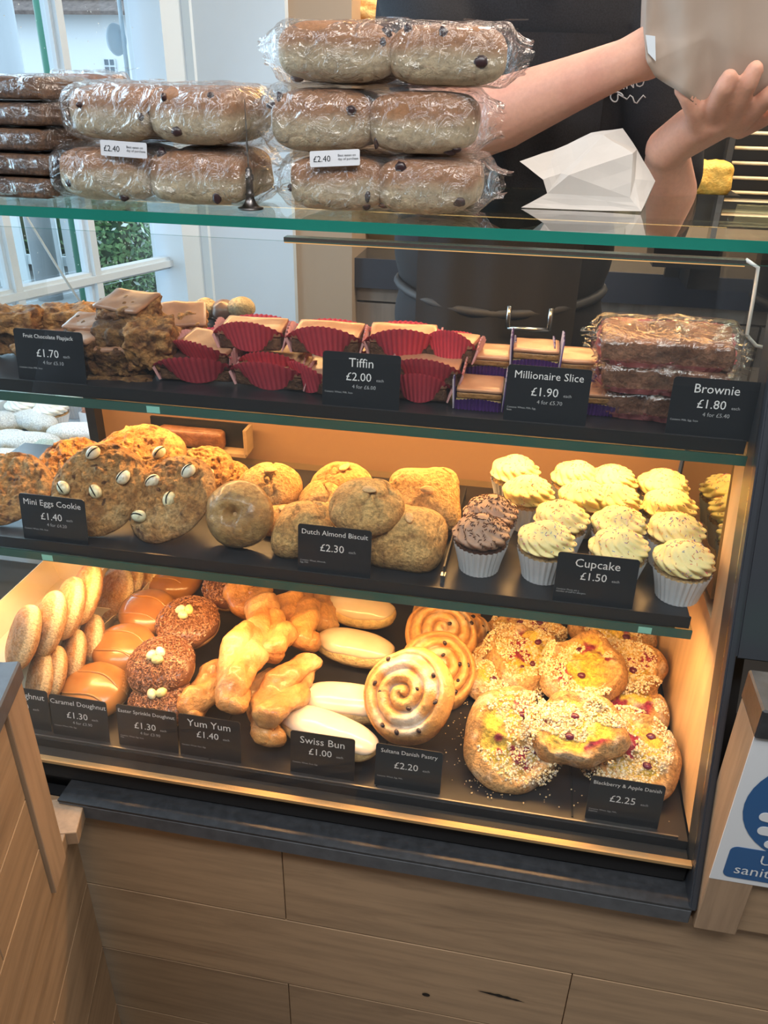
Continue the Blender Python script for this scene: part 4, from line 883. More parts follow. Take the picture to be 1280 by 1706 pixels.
# ---- shelf 2: flapjacks
def flapjack(px, py, zc, w_, d_, h_, yaw, tilt, choc, lab, light=1., Yk=0):
    s = sd(); p, r_ = at(px, py, T2+zc, h_, tilt, 0, yaw)
    if Yk: q_ = ony(px, py, Yk); p = p+(q_-onz(px, py, T2+zc))
    t = thing('flapjack', lab, 'flapjack', p, r_, 'fruit chocolate flapjacks')
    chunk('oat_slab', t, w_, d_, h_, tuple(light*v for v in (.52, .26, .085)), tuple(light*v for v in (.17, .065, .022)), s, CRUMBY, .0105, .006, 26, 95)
    if choc: slab_top('chocolate_layer', t, w_*1.0, d_*1.0, .006, h_-.0028, (.42, .22, .13), (.34, .17, .10), s, CHOC, .003)
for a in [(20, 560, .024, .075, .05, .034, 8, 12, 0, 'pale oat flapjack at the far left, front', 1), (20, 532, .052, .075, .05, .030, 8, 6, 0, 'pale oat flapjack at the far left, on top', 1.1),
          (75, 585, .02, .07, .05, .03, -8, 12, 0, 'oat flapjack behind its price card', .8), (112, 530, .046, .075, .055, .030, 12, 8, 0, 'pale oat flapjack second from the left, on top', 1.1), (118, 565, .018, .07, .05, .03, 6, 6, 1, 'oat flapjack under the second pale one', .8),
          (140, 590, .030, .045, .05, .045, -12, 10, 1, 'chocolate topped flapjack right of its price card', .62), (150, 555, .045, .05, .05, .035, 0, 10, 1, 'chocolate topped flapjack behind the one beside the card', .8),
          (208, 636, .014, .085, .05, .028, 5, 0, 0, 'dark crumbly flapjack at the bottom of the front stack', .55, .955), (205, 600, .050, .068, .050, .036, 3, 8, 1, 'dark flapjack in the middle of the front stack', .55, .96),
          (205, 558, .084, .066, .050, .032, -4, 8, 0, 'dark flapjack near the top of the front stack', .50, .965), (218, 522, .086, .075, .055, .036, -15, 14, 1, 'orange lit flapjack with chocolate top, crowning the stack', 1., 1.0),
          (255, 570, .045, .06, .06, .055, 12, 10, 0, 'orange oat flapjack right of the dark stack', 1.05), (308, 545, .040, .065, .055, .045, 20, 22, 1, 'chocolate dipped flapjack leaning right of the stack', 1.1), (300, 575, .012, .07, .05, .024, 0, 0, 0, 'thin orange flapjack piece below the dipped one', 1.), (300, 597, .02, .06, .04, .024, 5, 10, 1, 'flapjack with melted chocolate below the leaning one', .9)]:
    flapjack(*a)
for px, py, zc, r, c, lab in [(342, 514, .030, .020, (.50, .42, .26), 'pale round cake at the back left of three'), (374, 518, .030, .022, (.16, .10, .08), 'brown chocolate ball between two pale cakes'), (402, 514, .030, .022, (.46, .38, .24), 'pale round cake at the back right of three')]:
    q = onz(px, py, T2+.03); q.y = min(q.y, 1.19); q = ony(px, py, q.y); s = sd()
    def fn(U, W): k = sph(U, W)*np.array([r, r, r*.8]); return k*(1+.10*fbm(k, 60, 3, s))[:, None]
    V, F = surf(30, 18, fn); o = meshobj('round_cake', V, F, CHOC if c[0] < .2 else CRUMBY, None, mixc(c, tuple(v*.6 for v in c), S(.5+fbm(V, 80, 3, s)))); o.location = q; tag(o, lab, 'cake', 'round cakes at the back')
    st = lathe('cake_stand', [(.0001, T2), (.018, T2), (.016, q.z-r*.78), (.0001, q.z-r*.76)], bpy.data.materials['clear_stand'], None, 16); st.location = (q.x, q.y, 0); tag(st, 'small dark stand under the '+lab, 'stand')
# tiffins
for px, py, zc, yaw, tilt, w_, dark, lab in [(320, 622, .016, 6, 14, .098, True, 'dark glossy tiffin at the front left in a wide red case'), (442, 640, .014, -4, 10, .092, False, 'cracked brown tiffin at the front, left of its price card'), (525, 640, .014, -30, 6, .07, False, 'brown tiffin half behind the left of its price card'),
    (352, 578, .040, -18, 14, .085, False, 'tiffin with a pale case, behind the dark glossy one'), (460, 598, .030, 0, 10, .075, False, 'tiffin low in its red case under the rear row'), (640, 600, .024, 0, 5, .08, False, 'tiffin directly behind the top of its price card'), (700, 648, .014, 0, 8, .070, False, 'brown tiffin at the front, right of its price card'),
    (715, 615, .042, -5, 12, .078, False, 'brown tiffin stacked on the one right of the card'), (755, 575, .062, -8, 0, .060, False, 'bright tiffin in a pale pleated case beside the millionaire slices'),
    (424, 552, .066, 2, 8, .082, False, 'tiffin on the top row, left one'), (548, 560, .066, 0, 8, .086, False, 'tiffin on the top row, middle one'), (673, 564, .066, 6, 8, .084, False, 'tiffin on the top row, right one')]:
    p, r_ = at(px, py, T2+zc, .03, tilt, 0, yaw); tiffin(p, r_, lab, w_, .050, .026, dark)
for px, py, zc, yaw, tl, lab in [(800, 655, .014, 0, 4, 'millionaire slice at the front left of its card'), (815, 598, .042, 2, 4, 'millionaire slice stacked behind the front left one'), (890, 655, .014, 0, 0, 'millionaire slice behind its price card'), (893, 590, .056, 0, 0, 'millionaire slice between tall case sides, top middle'),
                          (985, 662, .014, 0, 4, 'millionaire slice at the front right of its card'), (962, 605, .045, 2, 4, 'millionaire slice on top, right of the tall case')]:
    p, r_ = at(px, py, T2+zc, .028, tl, 0, yaw); millionaire(p, r_, lab, .056, .052)
# wrapped brownies
def brownie(px, py, zc, w_, yaw, tl, lab):
    s = sd(); p, r_ = at(px, py, T2+zc, .032, tl, 0, yaw); t = thing('brownie', lab, 'brownie', p, r_, 'wrapped brownies')
    chunk('brownie_slab', t, w_, .062, .030, (.36, .18, .11), (.20, .09, .05), s, CRUMBY, .007, .005, 14)
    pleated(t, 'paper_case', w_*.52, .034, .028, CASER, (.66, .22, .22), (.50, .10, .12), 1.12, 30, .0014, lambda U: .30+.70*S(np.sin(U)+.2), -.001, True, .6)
    film_wrap(t, w_*1.08, .080, .038, s, .016, FILM3)
for a in [(1062, 662, .018, .082, 0, 6, 'wrapped brownie at the bottom of the left stack'), (1192, 674, .018, .082, 0, 6, 'wrapped brownie at the bottom of the right stack, behind its card'), (1062, 614, .056, .082, 2, 8, 'wrapped brownie in the middle of the left stack'), (1190, 624, .056, .082, 0, 8, 'wrapped brownie in the middle of the right stack'),
          (1064, 574, .090, .080, 0, 12, 'wrapped brownie on top of the left stack'), (1188, 584, .090, .082, -3, 12, 'wrapped brownie on top of the right stack')]: brownie(*a)

# ---- on the top glass
def pack(px, py, zb, label, wpx, h=.075, yaw=0, dp=.16, **k):
    q = ony(px, py, 1.10); w_ = wpx*depth(q+Vector((0, -dp/2, 0)))/FPX; q.z = zb; bun_pack(q, (0, 0, R(yaw)), label, w_, dp, h, **k); return q
Y0 = 1.12
pack(650, 300, ZT+.001, 'wrapped fruit bun pack at the bottom of the right stack', 318, .067, -2)
pack(630, 200, ZT+.070, 'wrapped fruit bun pack in the middle of the right stack', 345, .072, 1)
pack(662, 90, ZT+.1445, 'wrapped fruit bun pack on top of the right stack', 380, .066, 3)
pack(285, 295, ZT+.001, 'wrapped fruit bun pack at the bottom of the left stack', 328, .068, 0)
pack(290, 190, ZT+.074, 'wrapped fruit bun pack on top of the left stack', 300, .068, -3)
q = ony(558, 268, 1.012); price_sticker(q+Vector((0, 0, -.006)), (R(-12), R(-4), 0), 'white sticker reading £2.40 on the right stack, below its middle pack')
q = ony(205, 250, 1.012); price_sticker(q+Vector((0, 0, -.008)), (R(-6), R(2), 0), 'white sticker reading £2.40 on the left stack, between its packs')
for i in range(5):
    s = sd(); h = .0285; z = ZT+.001+i*.030; t = thing('wrapped_loaf_cake', 'flat brown wrapped slab cake in the far left pile, %s' % ['lowest', 'second from the bottom', 'middle', 'second from the top', 'topmost'][i], 'cake', (-.735+.004*(i % 2), 1.10, z), (0, 0, R(rnd.uniform(-2, 2))), 'wrapped slab cakes')
    chunk('cake_slab', t, .19, .14, h-.002, (.20, .10, .05), (.10, .045, .022), s, CRUMBY, .003, .006, 16)
    film_wrap(t, .196, .148, h, s, .018)
t = thing('wrapped_loaf', 'small brown wrapped loaf behind the left bun stack', 'cake', (-.74, 1.36, ZT+.001), (0, 0, 0)); chunk('loaf', t, .10, .08, .150, (.26, .11, .05), (.16, .06, .03), sd(), GLAZED, .003, .012); film_wrap(t, .11, .09, .157, 5, .02)
# memo spike
q = onz(418, 349, ZT); t = thing('memo_spike', 'small ornate metal spike standing on the front of the top glass', 'spike', (q.x, q.y+.0, ZT+.0005))
PEW = plain('dark_pewter', (.16, .15, .15), .28, 1)
lathe('base', [(.0001, 0), (.0165, 0), (.0165, .002), (.012, .003), (.008, .007), (.0055, .013), (.005, .016), (.0065, .018), (.0048, .020), (.0045, .034), (.006, .036), (.0062, .041), (.004, .043), (.0045, .047), (.0022, .050), (.0001, .051)], PEW, t, 24)
lathe('needle', [(.0013, .05), (.0012, .10), (.0003, .128), (.0001, .129)], CHROME, t, 8)
# paper bag lying on the glass
q = onz(975, 347, ZT); t = thing('paper_bag', 'folded white paper bag lying on the top glass right of the bun stack', 'bag', (q.x, q.y+.03, ZT+.001))
bmv = bmesh.new()
def pb(px, py, y): p = ony(px, py, y); return (p.x-t.location.x, p.y-t.location.y, max(p.z-t.location.z, 0))
yb = t.location.y
A = {}
pts = dict(a=(866, 268, yb-.02), b=(905, 300, yb-.045), c=(912, 322, yb-.05), d=(868, 350, yb-.06), e=(1068, 354, yb-.055), f=(1092, 302, yb-.01), g=(1062, 248, yb+.01), h=(1038, 213, yb+.03), i=(985, 222, yb+.02), j=(1005, 226, yb+.0), k=(948, 292, yb-.05), l=(1055, 255, yb-.035), m=(1050, 330, yb-.05), n=(935, 288, yb-.04), o=(925, 250, yb-.0), r=(1058, 300, yb-.035))
for k_, v_ in pts.items(): A[k_] = bmv.verts.new(pb(*v_))
top2 = bmv.verts.new((.00, .07, .075)); bl = bmv.verts.new((-.02, .05, .0)); br = bmv.verts.new((.09, .05, .0))
for f_ in (('a', 'b', 'n', 'o'), ('b', 'c', 'k', 'n'), ('c', 'd', 'e', 'm'), ('c', 'm', 'l', 'k'), ('m', 'e', 'f', 'r'), ('l', 'm', 'r'), ('l', 'r', 'g'), ('r', 'f', 'g'), ('k', 'l', 'j', 'n'), ('n', 'j', 'i', 'o'), ('l', 'g', 'h', 'j'), ('j', 'h', 'i')): bmv.faces.new([A[x] for x in f_])
bmv.faces.new((A['a'], A['o'], A['i'], top2, bl)); bmv.faces.new((A['i'], A['h'], top2)); bmv.faces.new((A['h'], A['g'], A['f'], br, top2)); bmv.faces.new((A['d'], A['c'], bl)); bmv.faces.new((A['c'], A['b'], bl)); bmv.faces.new((A['b'], A['a'], bl)); bmv.faces.new((A['f'], A['e'], br)); bmv.faces.new((A['e'], A['d'], bl, br)); bmv.faces.new((top2, br, bl))
bmesh.ops.triangulate(bmv, faces=bmv.faces[:]); bmesh.ops.recalc_face_normals(bmv, faces=bmv.faces[:]); bmesh.ops.subdivide_edges(bmv, edges=bmv.edges[:], cuts=2, use_grid_fill=True)
for v in bmv.verts:
    n_ = fbm(np.array([v.co[:]]), 30, 3, 3)[0]; v.co += Vector((0, -.003*n_, .003*n_)); v.co.z = max(v.co.z, 0)
bmobj('folded_paper', bmv, PAPER, t)

# settle every item: nothing sinks into its shelf or pokes through the price cards
bpy.context.view_layer.update()
def settle():
    for o in [o for o in sc.objects if o.parent is None and o.name not in FIRST_GOOD]:
        if o.get('category') in ('divider', 'crumbs', 'stand', 'label', 'spike') or o.name.startswith(('bread_tray', 'brown_loaf', 'round_cake')): continue
        pts = []
        for c in [o]+list(o.children_recursive):
            if c.type == 'MESH' and len(c.data.vertices):
                v = np.zeros(len(c.data.vertices)*3); c.data.vertices.foreach_get('co', v); M_ = np.array(c.matrix_world); pts.append(v.reshape(-1, 3)@M_[:3, :3].T+M_[:3, 3])
        if not pts: continue
        P = np.vstack(pts); z0 = P[:, 2].min(); y0 = P[:, 1].min(); x1 = P[:, 0].max()
        if o.location.z > ZT-.01: base, fy_ = ZT+.0005, .99
        elif o.location.z > T2-.02: base, fy_ = T2+.0005, .922
        elif o.location.z > T3-.02: base, fy_ = T3+.0005, (.855 if 'right corner' in o['label'] else .868)
        else: base, fy_ = ZD+.0005, .762
        if z0 < base: o.location.z += base-z0
        if y0 < fy_: o.location.y += fy_-y0
        if x1 > .262 and base < ZT: o.location.x -= x1-.262
settle()

# ================================================================== KITCHEN BEHIND THE CASE
kc = thing('back_counter', 'low kitchen counter behind the person with dark top and grey-brown cupboard doors', 'counter')
KTOP = plain('dark_kitchen_top', (.05, .045, .04), .22, nscale=20, var=.3); KEDGE = plain('dark_counter_edge', (.035, .04, .055), .4)
box('countertop', -.62, 1.9, 2.405, 2.99, 1.185, 1.215, KTOP, kc); box('edge_band', -.625, 1.9, 2.395, 2.404, 1.13, 1.216, KEDGE, kc); box('end_band', -.625, -.621, 2.404, 2.99, 0, 1.216, KEDGE, kc)
box('plinth', -.62, 1.9, 2.45, 2.99, 0, 1.13, BLACK, kc)
box('top_rail', -.60, 1.9, 2.425, 2.449, 1.085, 1.125, GREYWOOD, kc)
for i, (a, b, hx) in enumerate([(-.575, .0, -.04), (.003, .33, .30), (.333, .66, .625), (.663, 1.0, .70), (1.003, 1.4, 1.36)]):
    dd = box('door', a+.002, b-.002, 2.425, 2.447, .55, 1.078, GREYWOOD, kc, .001)
    if i: tube('handle', [(hx, 2.424, 1.05), (hx, 2.405, 1.045), (hx, 2.402, 1.0), (hx, 2.405, .955), (hx, 2.424, .95)], .006, CHROME, dd)
# oven rack on the right
RX = ony(1222, 260, 2.28).x
orr = thing('cooling_rack', 'tall black rack with horizontal steel bars glowing at the right behind the counter', 'rack', (0, 0, 0))
for i in range(7):
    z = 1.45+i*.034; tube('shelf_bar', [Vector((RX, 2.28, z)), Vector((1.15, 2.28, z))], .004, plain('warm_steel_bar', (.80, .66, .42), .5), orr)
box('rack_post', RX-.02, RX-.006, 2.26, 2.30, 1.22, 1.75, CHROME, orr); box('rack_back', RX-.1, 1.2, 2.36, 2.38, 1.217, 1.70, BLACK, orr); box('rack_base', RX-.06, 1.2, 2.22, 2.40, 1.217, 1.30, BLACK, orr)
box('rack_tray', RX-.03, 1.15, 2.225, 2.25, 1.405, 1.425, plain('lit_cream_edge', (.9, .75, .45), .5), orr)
bb = thing('bread_bin', 'black open container with a yellow lit loaf, behind the raised hand', 'container', (ony(1185, 250, 2.1).x-.0, 2.1, 1.29))
prism('bin', [(-.085, 0), (.06, 0), (.085, .17), (-.095, .17)], 'y', 0, .14, BLACK, bb)
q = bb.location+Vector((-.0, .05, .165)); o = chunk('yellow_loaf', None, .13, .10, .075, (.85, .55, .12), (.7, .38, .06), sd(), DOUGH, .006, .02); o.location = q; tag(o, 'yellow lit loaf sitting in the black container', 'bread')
area('rack_lamp', (.62, 2.05, 1.95), .5, .1, 3.0, (1, .62, .22), (R(15), 0, 0))
# bread basket top left of the person
wsx = ony(612, 20, 2.45)
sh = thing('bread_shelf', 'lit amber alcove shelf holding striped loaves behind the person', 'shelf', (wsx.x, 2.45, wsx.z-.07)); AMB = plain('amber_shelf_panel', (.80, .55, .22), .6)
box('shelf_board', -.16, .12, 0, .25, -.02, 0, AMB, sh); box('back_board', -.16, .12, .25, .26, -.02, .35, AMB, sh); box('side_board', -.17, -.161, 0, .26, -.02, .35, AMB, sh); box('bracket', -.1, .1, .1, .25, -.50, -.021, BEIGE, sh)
for i, (dx, r) in enumerate([(-.02, .10), (.075, .05)]):
    s = sd()
    def fn(U, W):
        k = sph(U, W); st = .5+.5*np.cos(k[:, 1]*6+k[:, 2]*14+k[:, 0]*5); k = k*np.array([r, r*.8, r*.75])*(1+.05*st)[:, None]; k[:, 2] += r*.75; return k
    V, F = surf(50, 30, fn); k = V.copy(); k[:, 2] -= r*.75; k /= np.array([r, r*.8, r*.75]); st = .5+.5*np.cos(k[:, 1]*6+k[:, 2]*14+k[:, 0]*5)
    o = meshobj('striped_loaf', V, F, DOUGH, None, mixc((.45, .20, .05), (.88, .62, .28), S(st*1.2))); o.location = sh.location+Vector((dx, .1, .001)); tag(o, ['large scored loaf with flour stripes on the lit alcove shelf', 'smaller scored loaf right of the large one, half behind the person'][i], 'bread')
area('alcove_lamp', (wsx.x, 2.40, wsx.z+.28), .3, .06, 2.6, (1, .58, .18), (0, 0, 0))

# ================================================================== OUTSIDE THE WINDOW
def on_line(px, py, y): return ony(px, py, y)
gnd = setting(box('ground', -30, -1.6, 1.0, 30, -.06, -.02, plain('wet_tarmac', (.20, .21, .21), .35, nscale=2, var=.2)))
PAV = plain('paving_slab', (.42, .44, .44), .5, nscale=5, var=.12)
for i in range(9):
    for j in range(7):
        x = -5.6+i*.46; y = 4.4+j*.62+((i % 2)*.3); b_ = box('paving_stone', x, x+.448, y, y+.606, -.02, .012+.003*((i+j) % 3), PAV, gnd)
bf = thing('white_building', 'long white rendered house with a brown tiled roof across the street', 'building', (0, 0, 0))
by = 13.0; a = ony(-260, 62, by); b = ony(330, 62, by); ztop = 2.55
box('wall', a.x, b.x, by, by+4, -.02, ztop, plain('white_render', (.80, .82, .82), .8), bf)
RT = plain('brown_roof_tile', (.15, .115, .10), .8, nscale=12, var=.35, bmp=.02)
for j in range(9):
    z = ztop-.03+j*.17; y = by-.35+j*.26; n_ = 1
    prism('tile_course', [(y, z), (y+.30, z+.17), (y+.30, z+.21), (y, z+.05)], 'x', a.x-.2, b.x+.2, RT, bf)
FRM = plain('far_window_frame', (.7, .75, .78), .5); DK = plain('far_pane', (.10, .14, .17), .2)
for (x0, y0, x1, y1, nx, ny) in ((88, 96, 110, 140, 3, 4), (178, 98, 193, 122, 2, 2), (233, 98, 248, 125, 2, 2)):
    p0 = ony(x0, y1, by); p1 = ony(x1, y0, by); wv = box('window', p0.x, p1.x, by-.05, by-.01, p0.z, p1.z, FRM, bf); dx = (p1.x-p0.x)/nx; dz = (p1.z-p0.z)/ny
    for i in range(nx):
        for j in range(ny): box('pane', p0.x+dx*(i+.15), p0.x+dx*(i+.85), by-.06, by-.051, p0.z+dz*(j+.12), p0.z+dz*(j+.88), DK, wv)
gpt = ony(80, 60, 5.2); pg = tube('green_post', [(gpt.x, 5.2, -.02), (gpt.x, 5.2, 3.4)], .058, plain('green_paint', (.02, .18, .11), .35), None, 12); tag(pg, 'green metal post in the street outside the left window', 'post')
gpt = ony(14, 100, 6.2); pg = tube('grey_post', [(gpt.x, 6.2, -.02), (gpt.x, 6.2, 2.65)], .10, plain('grey_pole_paint', (.42, .45, .47), .6), None, 12); tag(pg, 'thick pale grey post at the far left outside the window', 'post')
gpt = ony(10, 35, 6.2); ca = box('street_canopy', gpt.x-.9, gpt.x+.32, 5.9, 6.6, 2.66, 2.80, plain('pale_canopy', (.5, .6, .66), .5)); tag(ca, 'pale flat canopy above the grey post outside', 'canopy'); 
lm = thing('hanging_ornament', 'white hanging ornament of two round discs on a rod outside the right window column', 'ornament', ony(206, 66, 2.62))
tube('rod', [(0, 0, -.13), (0, 0, .42)], .007, WHITEP, lm)
for s in (-1, 1):
    o = lathe('disc', [(.0001, -.008), (.034, -.006), (.037, 0), (.034, .006), (.0001, .008)], WHITEP, lm, 24); o.rotation_euler = (0, R(90), R(25*s)); o.location = (s*.024, 0, 0); o.scale = (1.2, 1, 1)
# white picket fence and bushes
fy = 6.4; PW = plain('white_fence_paint', (.82, .87, .88), .6); fc = thing('picket_fence', 'white fence of wide upright boards outside the lower window panes', 'fence', (0, 0, 0))
xs = [-95, -65, -35, -5, 24, 55, 92, 122, 158]
x0_ = ony(-120, 455, fy).x; pitch = (ony(122, 420, fy).x-ony(92, 420, fy).x)
for i in range(18):
    x = ony(-10, 420, fy).x-pitch*6+i*pitch
    if x > ony(160, 420, fy).x: break
    box('board', x, x+pitch*.72, fy, fy+.03, .05, 1.35, PW, fc, .004)
box('rail', x0_-1, ony(165, 420, fy).x, fy+.031, fy+.06, .25, .33, PW, fc); box('rail', x0_-1, ony(165, 420, fy).x, fy+.031, fy+.06, 1.0, 1.08, PW, fc)
LEAF = vcol('leaf', .5, 20, .1, 0)
def bush(px, y, w_, h_, n, lab):
    c = ony(px, 420, y); t = thing('bush', lab, 'bush', (c.x, y, -.02), (0, 0, 0), 'bushes outside the window'); V = []; F = []; Cc = []
    for i in range(n):
        d = Vector((rnd.gauss(0, 1), rnd.gauss(0, 1), rnd.gauss(0, 1))).normalized(); rr = rnd.uniform(.6, 1)**.5; p = Vector((d.x*w_/2*rr, d.y*w_/2*rr, h_/2+d.z*h_/2*rr)); a = Vector((rnd.gauss(0, 1), rnd.gauss(0, 1), rnd.gauss(0, 1))).normalized(); b_ = a.cross(d).normalized(); L = rnd.uniform(.018, .042)
        k = len(V); V += [tuple(p-a*L), tuple(p+b_*L*.4), tuple(p+a*L), tuple(p-b_*L*.4)]; F.append((k, k+1, k+2, k+3)); g_ = rnd.random(); Cc += [mixc((.05, .13, .05), (.22, .36, .14), g_)]*4
        if rnd.random() < .12: Cc[-4:] = [np.array((.6, .68, .62))]*4
    tag(meshobj('foliage', V, F, LEAF, t, np.array(Cc), False), kind='stuff'); V, F = surf(24, 14, lambda U, W: sph(U, W)*np.array([w_*.40, w_*.40, h_*.42])*(1+.2*fbm(sph(U, W), 3, 2, 1))[:, None]+np.array([0, 0, h_/2])); meshobj('inner_foliage', V, F, LEAF, t, np.full((len(V), 3), (.03, .07, .03))); tube('stem', [(0, 0, 0), (0, 0, h_*.8)], .02, plain('bush_stem', (.12, .08, .05), .8) if not bpy.data.materials.get('bush_stem') else bpy.data.materials['bush_stem'], t)
bush(195, 5.9, .62, 1.1, 4000, 'green bush right of the white fence, seen through the middle pane'); bush(268, 6.5, .7, 1.15, 4000, 'green bush nearest the right window frame'); bush(75, 7.7, 2.2, 1.0, 1500, 'green bush behind the white fence boards')
# low brick wall just outside
BR = plain('red_brick', (.30, .15, .11), .85, nscale=25, var=.3, bmp=.002); CAP = plain('stone_coping', (.36, .36, .35), .7, nscale=15, var=.2)
bw_ = thing('low_brick_wall', 'low brick wall with stone coping right outside the lowest panes', 'wall', W0+WN*.75, (0, 0, math.atan2(WD.y, WD.x)))
box('mortar', -.1, 2.2, -.045, .045, 0, .86, plain('mortar', (.2, .19, .18), .9), bw_)
for j in range(3):
    for i in range(10): x = -.1+i*.225+(j % 2)*.11; box('brick', x, x+.215, -.052, .052, .62+j*.075, .687+j*.075, BR, bw_, .003)
for i in range(6): box('coping_stone', -.12+i*.40, .27+i*.40, -.10, .10, .862, .90, CAP, bw_, .004)

# ---- window display of sugared goods, left behind the case
wd_ = thing('window_table', 'pale table by the window carrying the sugared doughnuts', 'table', (-1.22, 1.60, 0)); PT = plain('pale_blue_tabletop', (.50, .62, .72), .4)
box('table_top', -.42, .40, -.50, .44, .885, .91, PT, wd_, .003)
for sx in (-.36, .34):
    for sy in (-.44, .38): box('leg', sx, sx+.04, sy, sy+.04, 0, .884, WHITEP, wd_)
TW = .9105
def sugared(px, py, zc, yaw, L, wd, lab):
    s = sd(); p, r_ = at(px, py, TW+zc, .045, 0, 0, yaw); t = thing('sugared_finger', lab, 'doughnut', p, r_, 'sugared finger doughnuts')
    def fn(U, W): q = sph(U, W, .85, .85)*np.array([L/2, wd/2, .0235]); q = q*(1+.07*fbm(q, 40, 3, s))[:, None]; q[:, 2] += .0235; return q
    V, F = surf(44, 22, fn); c = mixc((.60, .44, .24), (.84, .84, .82), S(.4+(V[:, 2]/.047-.45)*2+fbm(V, 60, 3, s))); meshobj('sugar_coated_dough', V, F, SUGARD, t, c)
for a_ in [(12, 702, .022, 20, .11, .07, 'sugared finger doughnut at the far left, upper'), (60, 702, .03, -20, .14, .062, 'sugared finger doughnut under the window cupcakes'), (50, 738, .024, 6, .15, .062, 'sugared finger doughnut in the middle of the window table'), (132, 722, .028, 10, .15, .065, 'sugared finger doughnut right, below the card tray with writing'),
         (8, 735, .02, 40, .10, .06, 'sugared finger doughnut at the left edge, lower'), (100, 765, .02, 0, .18, .07, 'sugared finger doughnut lowest right, behind the cookies'), (20, 768, .02, 4, .16, .065, 'sugared finger doughnut lowest left, behind the cookies')]: sugared(*a_)
for px, py, lab in [(45, 705, 'white frosted cupcake on the window table, left'), (92, 712, 'white frosted cupcake on the window table, middle'), (128, 690, 'white frosted cupcake on the window table, half hidden behind the others')]:
    q = onz(px, py, TW+.002); q.z = TW+.0005; cupcake(q, (0, 0, 1), lab, 'white', .038, 'white cupcakes by the window')
tb = thing('truffle_box', 'white card box lettered truffle holding pink and cream slices on the window table', 'box', onz(172, 722, TW), (0, 0, R(-6))); tb.location.z = TW+.001; tb.location.y += .02
for n_, x0, x1, y0, y1 in (('front_side', -.075, .075, 0, .002), ('back_side', -.075, .075, .078, .08), ('left_side', -.075, -.073, .0021, .0779), ('right_side', .073, .075, .0021, .0779)): box(n_, x0, x1, y0, y1, 0, .036, SIGNW, tb)
box('bottom', -.0728, .0728, .0022, .0778, 0, .002, SIGNW, tb)
o = bmobj('lettering', text_geo([('truffle', .028, 0, .008, 'CENTER')]), INKG, tb); o.location = (0, -.0006, 0)
for i in range(3):
    s = sd(); cs_ = [(.62, .30, .20), (.86, .82, .72), (.62, .32, .22)]; t = thing('layer_slice', 'pink and cream layered slice in the white lettered box, %s' % ['left', 'middle', 'right'][i], 'cake slice', tb.location+Vector((-.048+i*.046, .038, .003)), (0, 0, R(-6)), 'layered slices')
    for j, c_ in enumerate(cs_): o = chunk(['sponge_layer', 'cream_layer', 'sponge_layer'][j], t, .0125, .05, .066, c_, tuple(v*.8 for v in c_), s+j, CRUMBY, .0012, .002, 6); o.location = ((j-1)*.0132, 0, 0)

# ================================================================== PERSON
SK = (.70, .37, .265)
def caps(bm, chain):
    """tapered limb through (point, radius) joints"""
    for i, (p, r) in enumerate(chain):
        bmesh.ops.create_uvsphere(bm, u_segments=20, v_segments=12, radius=r, matrix=Matrix.Translation(p))
        if i:
            q, r0 = chain[i-1]; d = Vector(p)-Vector(q); L = d.length
            if L > 1e-5:
                m = Matrix.Translation((Vector(p)+Vector(q))/2)@d.to_track_quat('Z', 'Y').to_matrix().to_4x4()
                bmesh.ops.create_cone(bm, cap_ends=True, segments=20, radius1=r0, radius2=r, depth=L, matrix=m)
def ell(bm, c, rx, ry, rz, rot=None):
    m = Matrix.Translation(c)@(rot or Matrix.Identity(4))@Matrix.Diagonal((rx, ry, rz, 1)); bmesh.ops.create_uvsphere(bm, u_segments=32, v_segments=20, radius=1, matrix=m)
def fuse(name, bm, voxel, smooth_it, mat, parent, colfn=None):
    me = bpy.data.meshes.new('tmp'); bm.to_mesh(me); bm.free(); o = bpy.data.objects.new('tmp', me); COL.objects.link(o)
    r = o.modifiers.new('r', 'REMESH'); r.mode = 'VOXEL'; r.voxel_size = voxel; s = o.modifiers.new('s', 'SMOOTH'); s.iterations = smooth_it; s.factor = .5
    m2 = bpy.data.meshes.new_from_object(o.evaluated_get(bpy.context.evaluated_depsgraph_get())); bpy.data.objects.remove(o); bpy.data.meshes.remove(me)
    m2.name = name; m2.materials.clear(); m2.materials.append(mat); m2.polygons.foreach_set('use_smooth', [True]*len(m2.polygons))
    if colfn:
        V = np.zeros(len(m2.vertices)*3); m2.vertices.foreach_get('co', V); V = V.reshape(-1, 3); a = m2.color_attributes.new('Col', 'FLOAT_COLOR', 'POINT'); c = np.ones((len(V), 4)); c[:, :3] = colfn(V); a.data.foreach_set('color', c.ravel())
    o = bpy.data.objects.new(name, m2); COL.objects.link(o)
    if parent: o.parent = parent
    return o
PX, PY, F0 = -.065, 1.64, .50     # body axis and height of the raised staff floor
setting(box('trim_1', -.9, 1.9, 1.42, 2.38, 0, F0-.004, BLACK))
person = thing('person', 'person in black shirt and apron filling a large paper bag behind the case', 'person', (0, 0, 0))
bm = bmesh.new(); Z = lambda z: F0+z
def Vp(dx, dy, z): return Vector((PX+dx, PY+dy, Z(z)))
hd = Vp(0, -.03, 1.66)
ell(bm, hd, .078, .098, .115); ell(bm, hd+Vector((0, -.035, -.055)), .055, .06, .055)          # skull, jaw
caps(bm, [(hd+Vector((0, -.105, .01)), .010), (hd+Vector((0, -.118, -.018)), .014)])             # nose
for s in (-1, 1): ell(bm, hd+Vector((s*.080, .0, -.01)), .012, .02, .032); ell(bm, hd+Vector((s*.03, -.085, -.012)), .018, .014, .012)
caps(bm, [(hd+Vector((-.018, -.098, -.055)), .008), (hd+Vector((.018, -.098, -.055)), .008)])
caps(bm, [(hd+Vector((0, .01, -.08)), .058), (Vp(0, .02, 1.46), .060), (Vp(0, .02, 1.40), .075)])
